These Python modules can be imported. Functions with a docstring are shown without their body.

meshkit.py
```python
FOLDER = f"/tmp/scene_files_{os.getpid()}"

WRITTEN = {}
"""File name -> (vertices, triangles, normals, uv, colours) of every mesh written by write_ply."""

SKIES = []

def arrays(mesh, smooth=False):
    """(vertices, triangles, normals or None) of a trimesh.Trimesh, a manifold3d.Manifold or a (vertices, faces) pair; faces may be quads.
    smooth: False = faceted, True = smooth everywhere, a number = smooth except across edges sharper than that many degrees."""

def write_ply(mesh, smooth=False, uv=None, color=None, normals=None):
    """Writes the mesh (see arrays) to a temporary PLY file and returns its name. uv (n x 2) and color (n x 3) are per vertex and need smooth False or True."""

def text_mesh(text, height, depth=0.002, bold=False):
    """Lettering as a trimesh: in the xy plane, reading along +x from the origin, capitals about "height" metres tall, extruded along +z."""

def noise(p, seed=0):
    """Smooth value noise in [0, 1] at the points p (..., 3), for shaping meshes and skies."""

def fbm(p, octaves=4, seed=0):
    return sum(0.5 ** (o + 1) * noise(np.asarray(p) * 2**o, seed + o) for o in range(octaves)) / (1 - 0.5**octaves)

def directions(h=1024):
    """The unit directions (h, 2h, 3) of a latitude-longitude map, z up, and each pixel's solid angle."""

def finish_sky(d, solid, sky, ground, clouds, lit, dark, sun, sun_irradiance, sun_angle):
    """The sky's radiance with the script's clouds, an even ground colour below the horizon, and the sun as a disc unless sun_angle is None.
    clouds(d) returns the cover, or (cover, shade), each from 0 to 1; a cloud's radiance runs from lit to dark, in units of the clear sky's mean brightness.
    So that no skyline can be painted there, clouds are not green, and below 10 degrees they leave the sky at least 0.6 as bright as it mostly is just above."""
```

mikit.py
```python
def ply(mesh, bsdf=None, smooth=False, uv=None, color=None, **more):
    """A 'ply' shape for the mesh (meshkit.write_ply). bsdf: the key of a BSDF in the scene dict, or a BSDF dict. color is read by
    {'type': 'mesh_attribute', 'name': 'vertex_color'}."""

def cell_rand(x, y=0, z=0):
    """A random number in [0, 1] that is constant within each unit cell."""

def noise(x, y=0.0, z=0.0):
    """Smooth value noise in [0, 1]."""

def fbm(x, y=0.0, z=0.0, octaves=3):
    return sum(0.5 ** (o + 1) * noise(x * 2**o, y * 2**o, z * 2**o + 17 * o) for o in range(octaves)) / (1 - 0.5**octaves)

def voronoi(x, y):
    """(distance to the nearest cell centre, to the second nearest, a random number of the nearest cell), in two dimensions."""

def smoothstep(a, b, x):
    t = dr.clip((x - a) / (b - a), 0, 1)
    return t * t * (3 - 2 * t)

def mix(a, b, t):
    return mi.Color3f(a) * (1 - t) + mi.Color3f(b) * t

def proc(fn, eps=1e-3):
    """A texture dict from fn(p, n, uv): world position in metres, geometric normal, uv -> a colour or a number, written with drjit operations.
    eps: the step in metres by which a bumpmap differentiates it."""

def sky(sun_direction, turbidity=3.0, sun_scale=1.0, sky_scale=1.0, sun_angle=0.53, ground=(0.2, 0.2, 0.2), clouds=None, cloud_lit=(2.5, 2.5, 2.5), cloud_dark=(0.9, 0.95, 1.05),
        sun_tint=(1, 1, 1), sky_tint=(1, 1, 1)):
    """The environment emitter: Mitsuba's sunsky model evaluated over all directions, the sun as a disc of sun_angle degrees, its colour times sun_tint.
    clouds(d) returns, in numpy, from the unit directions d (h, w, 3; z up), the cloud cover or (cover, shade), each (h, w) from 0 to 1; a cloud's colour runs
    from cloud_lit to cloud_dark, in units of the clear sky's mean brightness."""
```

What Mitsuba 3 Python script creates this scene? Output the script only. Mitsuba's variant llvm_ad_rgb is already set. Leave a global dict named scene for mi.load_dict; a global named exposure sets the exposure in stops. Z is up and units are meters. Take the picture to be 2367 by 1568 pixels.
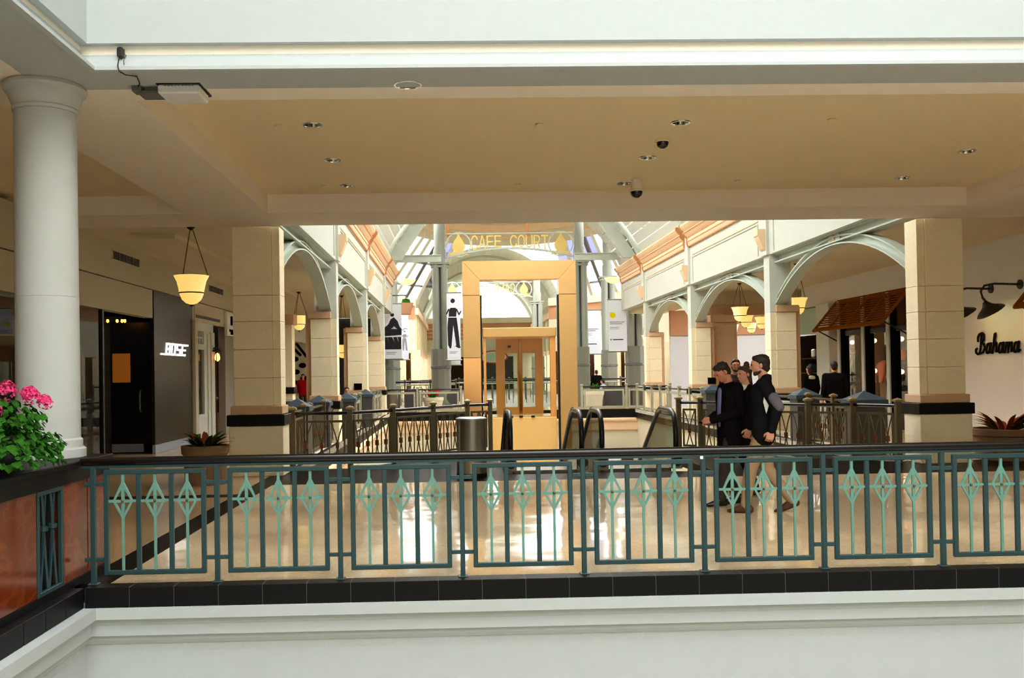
import math, numpy as np, trimesh, drjit as dr, mitsuba as mi, mikit, meshkit
import manifold3d as m3
from shapely.geometry import Polygon, LineString, Point, box as sbox
from shapely.ops import unary_union
from shapely import affinity
from mikit import noise, fbm, voronoi, cell_rand, smoothstep, mix

scene = {'type': 'scene'}
labels = {}
PI = math.pi
T = mi.ScalarTransform4f

# ---------------------------------------------------------------- camera, sky, exposure
exposure = 0.5
CAM = np.array([0.0, 0.0, 1.70])
FPX, PPX, PPY = 2200.0, -72.73, 48.96
YAW, PITCH, ROLL = math.radians(1.50645), math.radians(0.784014), math.radians(0.93086)
fwd = np.array([math.sin(YAW) * math.cos(PITCH), math.cos(YAW) * math.cos(PITCH), math.sin(PITCH)])
rgt = np.cross(fwd, [0, 0, 1.0]); rgt /= np.linalg.norm(rgt)
dwn = np.cross(fwd, rgt)
dwn2 = -math.sin(ROLL) * rgt + math.cos(ROLL) * dwn
scene['camera'] = {'type': 'perspective', 'fov_axis': 'x', 'fov': math.degrees(2 * math.atan(2367 / 2 / FPX)),
                   'principal_point_offset_x': -PPX / 2367, 'principal_point_offset_y': -PPY / 1568,
                   'near_clip': 0.05, 'far_clip': 500.0,
                   'to_world': T().look_at(origin=CAM.tolist(), target=(CAM + fwd).tolist(), up=(-dwn2).tolist())}


def overcast(d):
    c = meshkit.fbm(d * np.array([3.0, 3.0, 5.0]), 4, 7)
    return np.clip(0.93 + 0.4 * (c - 0.45), 0, 1), np.clip((c - 0.35) * 1.2, 0, 0.6)


scene['sky'] = mikit.sky((0.35, -0.45, 0.82), turbidity=4.0, sun_scale=0.0, sky_scale=36.0, clouds=overcast,
                         cloud_lit=(1.57, 1.6, 1.57), cloud_dark=(1.2, 1.22, 1.22), ground=(0.3, 0.3, 0.28))


# ---------------------------------------------------------------- mesh helpers
def s2l(r, g, b):
    return [((c / 255) / 12.92 if c <= 10 else ((c / 255 + 0.055) / 1.055) ** 2.4) for c in (r, g, b)]


def box(x0, x1, y0, y1, z0, z1):
    v = np.array([[x, y, z] for x in (x0, x1) for y in (y0, y1) for z in (z0, z1)], float)
    f = np.array([[0, 1, 3], [0, 3, 2], [4, 6, 7], [4, 7, 5], [0, 4, 5], [0, 5, 1], [2, 3, 7], [2, 7, 6], [0, 2, 6], [0, 6, 4], [1, 5, 7], [1, 7, 3]])
    return v, f


def cbox(x0, x1, y0, y1, z0, z1, c=0.01):
    """A box with chamfered edges."""
    pts = []
    for x, sx in ((x0, 1), (x1, -1)):
        for y, sy in ((y0, 1), (y1, -1)):
            for z, sz in ((z0, 1), (z1, -1)):
                pts += [[x + sx * c, y + sy * c, z], [x + sx * c, y, z + sz * c], [x, y + sy * c, z + sz * c]]
    h = trimesh.Trimesh(np.array(pts), process=False).convex_hull
    return np.array(h.vertices), np.array(h.faces)


def cat(ms):
    vs, fs, n = [], [], 0
    for v, f in ms:
        vs.append(v); fs.append(np.asarray(f) + n); n += len(v)
    return np.vstack(vs), np.vstack(fs)


def xf(m, R=None, t=(0, 0, 0), s=1.0):
    v = np.asarray(m[0]) * s
    if R is not None:
        v = v @ np.asarray(R).T
    return v + np.asarray(t, float), m[1]


def rz(a):
    c, s = math.cos(a), math.sin(a)
    return np.array([[c, -s, 0], [s, c, 0], [0, 0, 1.0]])


def rx(a):
    c, s = math.cos(a), math.sin(a)
    return np.array([[1, 0, 0], [0, c, -s], [0, s, c]])


def ry(a):
    c, s = math.cos(a), math.sin(a)
    return np.array([[c, 0, s], [0, 1, 0], [-s, 0, c]])


def bar(p, q, w, h, up=(0, 0, 1)):
    """A straight bar from p to q, w wide (sideways) and h high (along up)."""
    p, q = np.asarray(p, float), np.asarray(q, float)
    d = q - p; L = np.linalg.norm(d); d = d / L
    s = np.cross(d, up); s /= np.linalg.norm(s)
    u = np.cross(s, d)
    v, f = box(0, L, -w / 2, w / 2, -h / 2, h / 2)
    return p + v @ np.array([d, -s, u]), f


def tube(pts, r, n=8, up=(0.123, 0.2, 1.0)):
    p = np.asarray(pts, float)
    r = np.broadcast_to(r, (len(p),))
    t = np.gradient(p, axis=0); t /= np.linalg.norm(t, axis=1, keepdims=True) + 1e-12
    a = np.cross(t, up); bad = np.linalg.norm(a, axis=1) < 0.1
    a[bad] = np.cross(t[bad], (1, 0, 0)); a /= np.linalg.norm(a, axis=1, keepdims=True)
    b = np.cross(t, a); g = np.arange(n) * 2 * PI / n
    v = (p[:, None] + r[:, None, None] * (np.cos(g)[None, :, None] * a[:, None] + np.sin(g)[None, :, None] * b[:, None])).reshape(-1, 3)
    f = []
    for i in range(len(p) - 1):
        for j in range(n):
            k = (j + 1) % n
            q = [i * n + j, i * n + k, (i + 1) * n + k, (i + 1) * n + j]
            f += [[q[0], q[1], q[2]], [q[0], q[2], q[3]]]
    v = np.vstack([v, p[:1], p[-1:]]); e = len(v)
    for j in range(n):
        k = (j + 1) % n
        f += [[e - 2, k, j], [e - 1, (len(p) - 1) * n + j, (len(p) - 1) * n + k]]
    return v, np.array(f)


def lathe(prof, n=24, c=(0, 0, 0)):
    """Turned shape from (radius, z) points, closed at ends where the radius is 0."""
    g = np.arange(n) * 2 * PI / n
    v = np.array([[r * math.cos(a), r * math.sin(a), z] for r, z in prof for a in g]) + np.asarray(c, float)
    f = []
    for i in range(len(prof) - 1):
        for j in range(n):
            k = (j + 1) % n
            a, b, c2, d = i * n + j, i * n + k, (i + 1) * n + k, (i + 1) * n + j
            if prof[i][0] > 1e-6: f.append([a, b, c2])
            if prof[i + 1][0] > 1e-6: f.append([a, c2, d])
    return v, np.array(f)


def prism(poly, depth, plane='xz', at=0.0):
    """A flat outline (shapely polygon or point list) extruded: plane 'xz' stands along y from at, 'yz' along x, 'xy' along z."""
    if not hasattr(poly, 'geom_type'):
        poly = Polygon(poly)
    out = []
    for g in getattr(poly, 'geoms', [poly]):
        if g.is_empty or g.area < 1e-9: continue
        m = trimesh.creation.extrude_polygon(g, depth, engine='earcut')
        v, f = np.array(m.vertices), np.array(m.faces)
        if plane == 'xz':
            v = np.c_[v[:, 0], at + v[:, 2], v[:, 1]]; f = f[:, ::-1]
        elif plane == 'yz':
            v = np.c_[at + v[:, 2], v[:, 0], v[:, 1]]
        else:
            v = np.c_[v[:, 0], v[:, 1], at + v[:, 2]]
        out.append((v, f))
    return cat(out)


def pyramid(x0, x1, y0, y1, z0, z1):
    v = np.array([[x0, y0, z0], [x1, y0, z0], [x1, y1, z0], [x0, y1, z0], [(x0 + x1) / 2, (y0 + y1) / 2, z1]])
    return v, np.array([[0, 1, 4], [1, 2, 4], [2, 3, 4], [3, 0, 4], [0, 2, 1], [0, 3, 2]])


# ---------------------------------------------------------------- scene helpers
def uniq(key):
    if key not in taken:
        taken.add(key); return key
    i = 1
    while f'{key}_{i:03d}' in taken: i += 1
    k = f'{key}_{i:03d}'; taken.add(k); return k


taken = set()


def put(key, mesh, mat, smooth=False, **more):
    """One entry of the scene; mesh may be a ready ply dict."""
    key = uniq(key)
    sh = dict(mesh) if isinstance(mesh, dict) else mikit.ply(mesh, mat, smooth=smooth)
    sh.update(more)
    scene[key] = sh
    return key


def thing(name, label, cat_, group=None):
    key = uniq(name)
    labels[key] = {'label': label, 'category': cat_}
    if group: labels[key]['group'] = group
    return key


def one(name, mesh, mat, label, cat_, group=None, smooth=False, **more):
    key = put(name, mesh, mat, smooth, **more)
    labels[key] = {'label': label, 'category': cat_}
    if group: labels[key]['group'] = group
    return key


def struct(name, mesh, mat, smooth=False):
    key = put(name, mesh, mat, smooth)
    labels[key] = {'kind': 'structure'}
    return key


def sthing(name):
    key = uniq(name); labels[key] = {'kind': 'structure'}
    return key


def plabel(key, text):
    labels[key] = {'label': text}


def move(x=0, y=0, z=0, rot=0.0):
    t = T().translate([x, y, z])
    return {'to_world': t @ T().rotate([0, 0, 1], math.degrees(rot)) if rot else t}


# ---------------------------------------------------------------- materials
def rgb(c): return {'type': 'rgb', 'value': list(c)}


def mat(key, col, rough=0.6, metal=0.0, spec=0.4, **k):
    c = col if isinstance(col, dict) else rgb(s2l(*col))
    scene['mat_' + key] = {'type': 'twosided', 'bsdf': {'type': 'principled', 'base_color': c, 'roughness': rough, 'metallic': metal, 'specular': spec, **k}}
    return 'mat_' + key


def matd(key, col):
    scene['mat_' + key] = {'type': 'twosided', 'bsdf': {'type': 'diffuse', 'reflectance': col if isinstance(col, dict) else rgb(s2l(*col))}}
    return 'mat_' + key


def glow(col, k=1.0):
    return {'type': 'area', 'radiance': rgb([c * k for c in s2l(*col)])}


def floor_fn(p, n, uv):
    b = fbm(p.x * 0.9, p.y * 0.9, 0.0, 3)
    g = fbm(p.x * 45, p.y * 45, 3.0, 2)
    base = mix(s2l(196, 175, 142), s2l(172, 151, 120), smoothstep(0.3, 0.7, b))
    return base * (0.86 + 0.28 * g)


def side_floor_fn(p, n, uv):
    g = fbm(p.x * 45, p.y * 45, 3.0, 2)
    b = fbm(p.x * 1.1, p.y * 1.1, 5.0, 3)
    return mix(s2l(160, 133, 98), s2l(142, 116, 84), b) * (0.86 + 0.28 * g)


def marble_fn(p, n, uv):
    w = fbm(p.x * 3 + p.y * 2, p.y * 3, p.z * 3, 4)
    v = 1 - dr.abs(2 * fbm(p.x * 4 + w * 3, p.y * 4 + w * 2, p.z * 4, 3) - 1)
    c = mix(s2l(116, 42, 10), s2l(82, 27, 6), w)
    return mix(c, s2l(136, 64, 28), smoothstep(0.88, 1.0, v) * 0.35)


def stone_fn(a, b):
    def fn(p, n, uv):
        g = fbm(p.x * 30, p.y * 30, p.z * 30, 2)
        w = fbm(p.x * 1.5, p.y * 1.5, p.z * 1.5, 2)
        return mix(s2l(*a), s2l(*b), w) * (0.95 + 0.1 * g)
    return mikit.proc(fn)


M_floor = mat('floor', mikit.proc(floor_fn), 0.07, spec=0.35, clearcoat=0.1, clearcoat_gloss=0.95)
scene['mat_floor'] = {'type': 'bumpmap', 'tex': mikit.proc(lambda p, n, uv: fbm(p.x * 2.2, p.y * 2.2, 1.0, 2)), 'scale': 0.004, 'bsdf': scene['mat_floor']}
M_side = mat('sidefloor', mikit.proc(side_floor_fn), 0.12, spec=0.5)
M_black = mat('blackstone', (15, 14, 13), 0.45, spec=0.15)
M_blackfloor = mat('blackfloor', (14, 13, 12), 0.35, spec=0.04)
M_court = mat('courtfloor', (122, 110, 90), 0.4)
M_blackm = mat('blackmatte', (24, 22, 20), 0.5)
M_marble = mat('marble', mikit.proc(marble_fn), 0.14, spec=0.5)
M_pillar = mat('pillarstone', stone_fn((246, 231, 196), (240, 222, 184)), 0.7)
M_trim = mat('pinkstone', stone_fn((208, 170, 134), (198, 158, 122)), 0.7)
M_cornice = mat('cornice', (224, 192, 154), 0.7)
M_rust = mat('rustline', (186, 124, 78), 0.7)
M_white = matd('white', (202, 203, 191))
M_cool = matd('coolwhite', (177, 181, 178))
M_cream = matd('cream', (214, 206, 180))
M_soffit = matd('soffit', (238, 226, 208))
M_tan = matd('tanceiling', (238, 219, 180))
M_corr = matd('corridorceiling', (214, 200, 168))
M_wall = matd('shopwall', (196, 184, 158))
M_brick = matd('pinkbrick', (190, 140, 104))
M_steel = mat('greysteel', (176, 184, 170), 0.45, spec=0.4)
M_steeld = mat('darksteel', (92, 90, 88), 0.5)
M_plank = matd('plank', (236, 242, 226))
M_teal = mat('tealpaint', (30, 57, 58), 0.4, spec=0.5)
M_tealL = mat('tealpale', (90, 134, 120), 0.4, spec=0.5)
M_tealD = mat('tealdeep', (22, 48, 54), 0.4, spec=0.5)
M_rail = mat('handrail', (16, 10, 8), 0.16, spec=0.4)
M_brass = mat('brass', (120, 88, 40), 0.3, 0.9)
M_olive = mat('olivemetal', (96, 86, 62), 0.4, 0.3)
M_rafter = matd('rafter', (226, 228, 212))
M_cap = mat('capmetal', (150, 128, 88), 0.4, 0.4)
M_colsteel = mat('columnsteel', (136, 139, 126), 0.5)
M_olivel = mat('palemetal', (168, 166, 144), 0.4, 0.3)
M_copper = mat('copper', (112, 66, 34), 0.4, 0.4)
M_gold = mat('goldpanel', (216, 170, 108), 0.34, 0.6, spec=0.5)
M_gold2 = mat('goldgloss', (240, 176, 112), 0.14, 0.7, spec=0.6)
M_bronze = mat('bronze', (226, 158, 84), 0.35, 0.25)
M_chrome = mat('chrome', (220, 220, 215), 0.08, 1.0)
M_ss = mat('stainless', (150, 148, 138), 0.25, 0.9)
M_lid = mat('steellid', (190, 196, 196), 0.3, 0.7)
M_rubber = mat('rubber', (14, 14, 15), 0.3)
M_slate = mat('slateblue', (50, 66, 76), 0.5)
M_slated = mat('slatedark', (62, 60, 58), 0.5)
M_dark = mat('darkpanel', (30, 26, 25), 0.3, spec=0.3)
M_shop = matd('shopdark', (34, 26, 18))
M_shop2 = matd('shopbrown', (92, 62, 34))
M_terra = mat('planterpot', (122, 92, 64), 0.7)
M_bowl = mat('darkbowl', (20, 20, 22), 0.5)
M_pot = mat('creampot', (222, 212, 184), 0.6)
M_wood = matd('awningwood', (132, 72, 26))
M_door = mat('doorwood', (62, 22, 14), 0.4)
M_sconce = mat('blackiron', (20, 18, 16), 0.4)
M_plastic = mat('whiteplastic', (228, 226, 224), 0.4)
M_camera = mat('cameradome', (12, 12, 12), 0.08, spec=0.7)
M_letter = matd('letterblack', (12, 11, 11))
M_goldl = mat('goldletter', (206, 178, 100), 0.4, 0.3)
M_pale = matd('palefloor', (226, 216, 196))
M_banner = matd('banner', (222, 226, 234))
M_print = matd('printdark', (48, 44, 50))
M_printg = matd('printgrey', (140, 138, 146))
M_uplight = mat('uplight', (244, 226, 168), 0.5)
M_yellow = matd('yellowdot', (226, 214, 20))
M_skin = mat('skin', (196, 128, 96), 0.55)
M_skin2 = mat('skinlight', (208, 146, 116), 0.55)
M_hair = mat('hairdark', (34, 22, 14), 0.6)
M_hairb = mat('hairbrown', (62, 42, 24), 0.6)
M_coat = matd('coatblack', (22, 20, 20))
M_jacket = matd('jacketblack', (26, 25, 26))
M_grey = matd('jacketgrey', (104, 96, 104))
M_khaki = matd('khaki', (164, 134, 98))
M_trouser = matd('darktrouser', (58, 50, 44))
M_shirt = matd('shirtblue', (116, 118, 160))
M_shoe = mat('shoebrown', (70, 36, 20), 0.35)
M_shoeb = mat('shoeblack', (20, 16, 14), 0.35)
M_red = matd('redshirt', (176, 20, 26))
M_scarf = matd('scarf', (218, 222, 206))
M_blueshirt = matd('lightblueshirt', (168, 186, 220))
M_column = matd('column', (188, 188, 182))
M_skirt = mat('skirting', (146, 150, 160), 0.35)
M_dooropen = mat('blackdoor', (14, 11, 9), 0.3)
M_picture = matd('picture', (190, 112, 40))
M_wallgrey = matd('greywall', (160, 150, 136))
M_cool2 = matd('whitewall', (216, 212, 204))
M_hoard = matd('hoarding', (206, 204, 206))
M_slate2 = matd('curtain', (104, 120, 110))
M_pinkshirt = matd('pinkshirt', (214, 138, 112))
M_orangeshirt = matd('orangeshirt', (220, 90, 40))
M_palegreen = matd('palegreen', (176, 200, 184))
M_leaf = matd('leaf', mikit.proc(lambda p, n, uv: mix(s2l(58, 112, 36), s2l(24, 62, 16), fbm(p.x * 22, p.y * 22, p.z * 22, 2))))
M_leafd = matd('leafdark', (34, 66, 24))
M_leafr = matd('leafred', (120, 56, 30))
M_pink = matd('pinkflower', (226, 72, 128))
M_redf = matd('redflower', (186, 30, 40))
M_steeldk = mat('plinthsteel', (112, 111, 96), 0.55)
M_goldm = mat('goldapron', (236, 190, 116), 0.5, 0.3)
M_bronze2 = mat('bronzegloss', (196, 116, 46), 0.12, 0.9)
M_lampglass = mat('lampglass', (236, 232, 220), 0.2)
scene['mat_glass'] = {'type': 'thindielectric', 'int_ior': 1.5}
scene['mat_glassblue'] = {'type': 'thindielectric', 'int_ior': 1.5, 'specular_transmittance': rgb((0.085, 0.085, 0.19))}
scene['mat_glassgreen'] = {'type': 'thindielectric', 'int_ior': 1.5, 'specular_transmittance': rgb((0.72, 0.82, 0.78)), 'specular_reflectance': rgb((0.22, 0.22, 0.22))}
M_glass, M_gblue, M_ggreen = 'mat_glass', 'mat_glassblue', 'mat_glassgreen'
# ================================================================ THE SETTING
VX0, VX1, VYB, VYF = -3.05, 8.15, -2.0, 7.95      # the near light well
NXL, NXR = -3.0, 8.1                              # the nave's two wall planes
PY = [16.4, 24.2, 32.4, 40.2]                     # near faces of the nave's pillars
EDGE_R, EDGE_L = [(8.1, 16.9), (7.72, 16.9), (7.32, 17.45), (6.58, 17.75), (5.10, 19.95), (4.70, 20.2)], [(-3.0, 17.45), (-1.92, 17.45), (-1.21, 18.4), (-0.46, 19.5), (0.24, 20.55), (0.77, 20.9)]

# floors of the gallery and of the corridors, all with their tops at z = 0
struct('floor_gallery', box(-2.9, 13.0, 8.035, 15.0, -0.15, 0), M_floor)
struct('floor_left', cat([box(-13, -3.2, 8.9, 46.5, -0.15, 0)]), M_side)
struct('floor_right', cat([box(8.5, 18, 16.9, 46.5, -0.15, 0), box(13.0, 18, 8.12, 16.9, -0.15, 0), box(8.25, 18, -2.2, 8.12, -0.15, 0)]), M_side)
struct('floor_stripe', box(-3.2, -2.9, 8.035, 15.0, -0.15, 0), M_blackfloor)
struct('floor_border_left', box(-8.5, -3.2, 13.6, 13.9, 0, 0.002), M_black)
wedge = Polygon([(-3.2, 15.0), (13.0, 15.0), (13.0, 16.9)] + EDGE_R + [(4.3, 20.2), (4.3, 15.9), (0.8, 15.9), (0.8, 20.9)] + EDGE_L[::-1][1:] + [(-3.0, 46.5), (-3.2, 46.5)])
wedge = Polygon([(-3.2, 15.0), (13.0, 15.0), (13.0, 16.9)] + EDGE_R + [(4.3, 20.2), (4.3, 15.9), (0.8, 15.9), (0.8, 20.9)] + EDGE_L[::-1][1:] + [(-3.2, 17.45)])
struct('floor_band', prism(wedge, 0.15, 'xy', -0.15), M_blackfloor)
struct('floor_aisle', cat([box(-3.2, -2.95, 17.45, 42.5, -0.15, 0), box(8.0, 8.5, 16.9, 42.5, -0.15, 0)]), M_pale)
struct('floor_far', box(-3.2, 8.5, 42.5, 46.5, -0.15, 0), M_side)
struct('floor_court', box(-14, 20, 46.5, 104, -0.15, 0), M_court)
struct('floor_lower', box(-14, 20, -6, 46, -5.2, -5.0), M_pale)

# slab edges towards the openings
st = sthing('trim_slab_edge')
tile = mikit.ply(cbox(0.002, 0.358, 7.86, 8.03, -0.165, 0.0, 0.003), M_black)
for k in range(31):
    put(st + '__tile', tile, None, **move(-3.05 + 0.36 * k))
put(st + '__grout', box(-3.05, 8.1, 7.8625, 8.02, -0.163, -0.002), M_slated)
tile2 = mikit.ply(cbox(-3.15, -3.06, 0.003, 0.357, -0.165, 0.0, 0.004), M_black)
for k in range(12):
    put(st + '__tile', tile2, None, **move(y=3.55 + 0.36 * k))
prof = [(7.86, -0.165), (7.86, -0.262), (7.90, -0.27), (7.905, -0.30), (7.92, -0.325), (7.92, -0.41), (7.955, -0.42), (7.96, -0.455), (7.985, -0.49), (8.0, -0.50), (8.0, -0.56), (8.4, -0.56), (8.4, -0.165)]


def sweep_corner(pr, x1, y_back):
    """The moulding along the front edge, mitred at x = VX0 and run back along the left edge."""
    pr = np.array(pr); n = len(pr); off = pr[:, 0] - 7.95
    rows = [np.c_[np.full(n, x1), pr[:, 0], pr[:, 1]], np.c_[VX0 - off, pr[:, 0], pr[:, 1]], np.c_[VX0 - off, np.full(n, y_back), pr[:, 1]]]
    f = []
    for i in range(2):
        for j in range(n):
            k = (j + 1) % n
            a, b, c, d = i * n + j, i * n + k, (i + 1) * n + k, (i + 1) * n + j
            f += [[a, b, c], [a, c, d]]
    return np.vstack(rows), np.array(f)


struct('trim_fascia_lower', sweep_corner(prof, 8.15, -1.9), M_cool)
struct('wall_well_lower', cat([box(-3.25, 8.35, 8.0, 8.2, -5, -0.5), box(-3.3, -3.1, -2, 8.0, -5, -0.5), box(8.15, 8.35, -2, 8, -5, -0.0), box(-3.3, 8.35, -2.2, -2.0, -5, -0.0)]), M_cool)
up = [(7.90, 4.478), (7.985, 4.474), (7.985, 4.45), (7.97, 4.40), (7.935, 4.345), (7.88, 4.30), (7.815, 4.262), (7.80, 4.25), (7.80, 4.222), (7.845, 4.215), (7.86, 4.272), (8.5, 4.272), (8.5, 4.478)]
struct('trim_cove_upper', sweep_corner(up, 8.15, -7.9), M_cool, smooth=40)
struct('wall_well_upper', cat([box(-3.25, 8.45, 7.9, 8.2, 4.475, 10), box(-3.3, -3.0, -8.0, 7.9, 4.475, 10), box(8.15, 8.45, -8.0, 8.2, 4.3, 10)]), M_cool)
# skylight frame over the light well, above the picture
sk = cat([bar((x, -8.0, 10.0), (x, 8.0, 10.0), 0.12, 0.2) for x in np.arange(-1.0, 8, 2.0)] + [bar((-3.1, y, 10.1), (8.3, y, 10.1), 0.1, 0.15) for y in (-5.0, -2.0, 1.0, 4.0, 7.0)])
struct('ceiling_skylight_frame', sk, M_steel)
struct('roof_light_well', box(-3.3, 8.45, 5.0, 8.2, 10.2, 10.4), M_white)

DLXY = [(-0.384, 8.44, .125), (-1.593, 10.889, .11), (-1.597, 12.674, .11), (-1.591, 14.393, .11), (2.65, 10.926, .11), (2.629, 12.713, .11), (2.624, 14.461, .11), (6.885, 12.523, .11), (6.832, 14.264, .11)]
cans = unary_union([Point(x, y).buffer(r * 0.87, 16) for x, y, r in DLXY])      # holes for the downlights
# the gallery's ceiling: soffit beams at z = 4.28, tan panels recessed to z = 4.57
struct('ceiling_soffit', cat([
    prism(sbox(-13, 7.97, 18, 8.88).difference(cans), 0.62, 'xy', 4.28), box(-13, 18, 15.05, 16.35, 4.28, 4.9),
    box(-4.2, -2.92, 8.88, 15.05, 4.28, 4.9), box(8.25, 9.5, 8.88, 15.05, 4.28, 4.9), box(-13, -3.08, -6, 7.97, 4.28, 4.9), box(8.2, 18, -6, 7.97, 4.28, 4.9)]), M_soffit)
struct('ceiling_panel', prism(sbox(-2.92, 8.88, 8.25, 15.05).difference(cans), 0.33, 'xy', 4.57), M_tan)
struct('ceiling_panel_left', box(-9.5, -4.2, 8.88, 15.05, 4.57, 4.9), M_tan)
struct('ceiling_panel_right', box(9.5, 14, 8.88, 15.05, 4.57, 4.9), M_tan)
struct('wall_outer', cat([box(-13.2, -13, -8, 46, -0.1, 4.9), box(18, 18.2, -8, 46, -0.1, 4.9), box(-13, 18, -8.2, -8, -5, 10), box(-14.2, -14, -6, 46, -5.2, 0), box(20, 20.2, -6, 46, -5.2, 0), box(-14, 20, 46, 46.2, -5.2, -0.16)]), M_white)
struct('floor_camera_side', box(-13, 18, -8, -2.2, -0.15, 0), M_pale)
struct('floor_near_left', box(-13, -3.3, -2.2, 8.9, -0.15, 0), M_side)
# corridor ceilings left and right of the nave
struct('ceiling_corridor_left', cat([box(-13, -3.42, 16.35, 46, 4.46, 4.9), box(-6.1, -5.3, 18.2, 24.0, 4.36, 4.46), box(-6.1, -5.3, 26.2, 32.0, 4.36, 4.46)]), M_corr)
struct('ceiling_corridor_right', cat([box(8.52, 18, 16.35, 34, 4.46, 4.9), box(8.52, 10.2, 34, 46, 4.46, 4.9)]), M_corr)
struct('roof_side', cat([box(-13.2, -3.4, 16.0, 46, 4.9, 5.1), box(8.5, 18.2, 16.0, 34.2, 4.9, 5.1), box(8.5, 10.2, 34.2, 46, 4.9, 5.1), box(10.2, 18.2, 41.5, 46, 4.9, 5.1), box(10.2, 18.2, 34.2, 38.5, 4.9, 5.1), box(-13.2, 18.2, 8.2, 16.3, 4.9, 5.1), box(-13.2, -3.3, -8.2, 8.2, 4.9, 5.1), box(8.4, 18.2, -8.2, 8.2, 4.9, 5.1)]), M_white)
struct('wall_nave_end', box(-3.4, 8.5, 16.32, 16.5, 4.9, 11.5), M_white)

# ---------------------------------------------------------------- the far edge of the opening
st = sthing('trim_far_edge')
put(st + '__stone_band', cat([box(-3.2, 8.5, 42.40, 42.5, -0.40, 0.005), box(-3.05, -2.95, 17.5, 42.4, -0.4, 0.005), box(8.0, 8.1, 17, 42.4, -0.4, 0.005)]), M_black)
put(st + '__wood_moulding', cat([tube([(-3.0, 42.36, -0.47), (8.1, 42.36, -0.47)], 0.09, 10), box(-3.0, 8.1, 42.38, 42.5, -0.92, -0.40), tube([(-2.92, 18.0, -0.47), (-2.92, 42.4, -0.47)], 0.09, 8), box(-3.0, -2.94, 17.6, 42.4, -0.92, -0.4)]), M_cornice)
struct('wall_opening_lower', cat([box(-3.3, 8.4, 42.5, 42.7, -5, -0.16), box(-3.3, -3.02, 17.5, 42.5, -5, -0.16), box(8.1, 8.4, 17, 42.5, -5, -0.16), box(-3.3, 8.4, 15.0, 15.2, -5, -0.16)]), M_cream)

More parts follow.
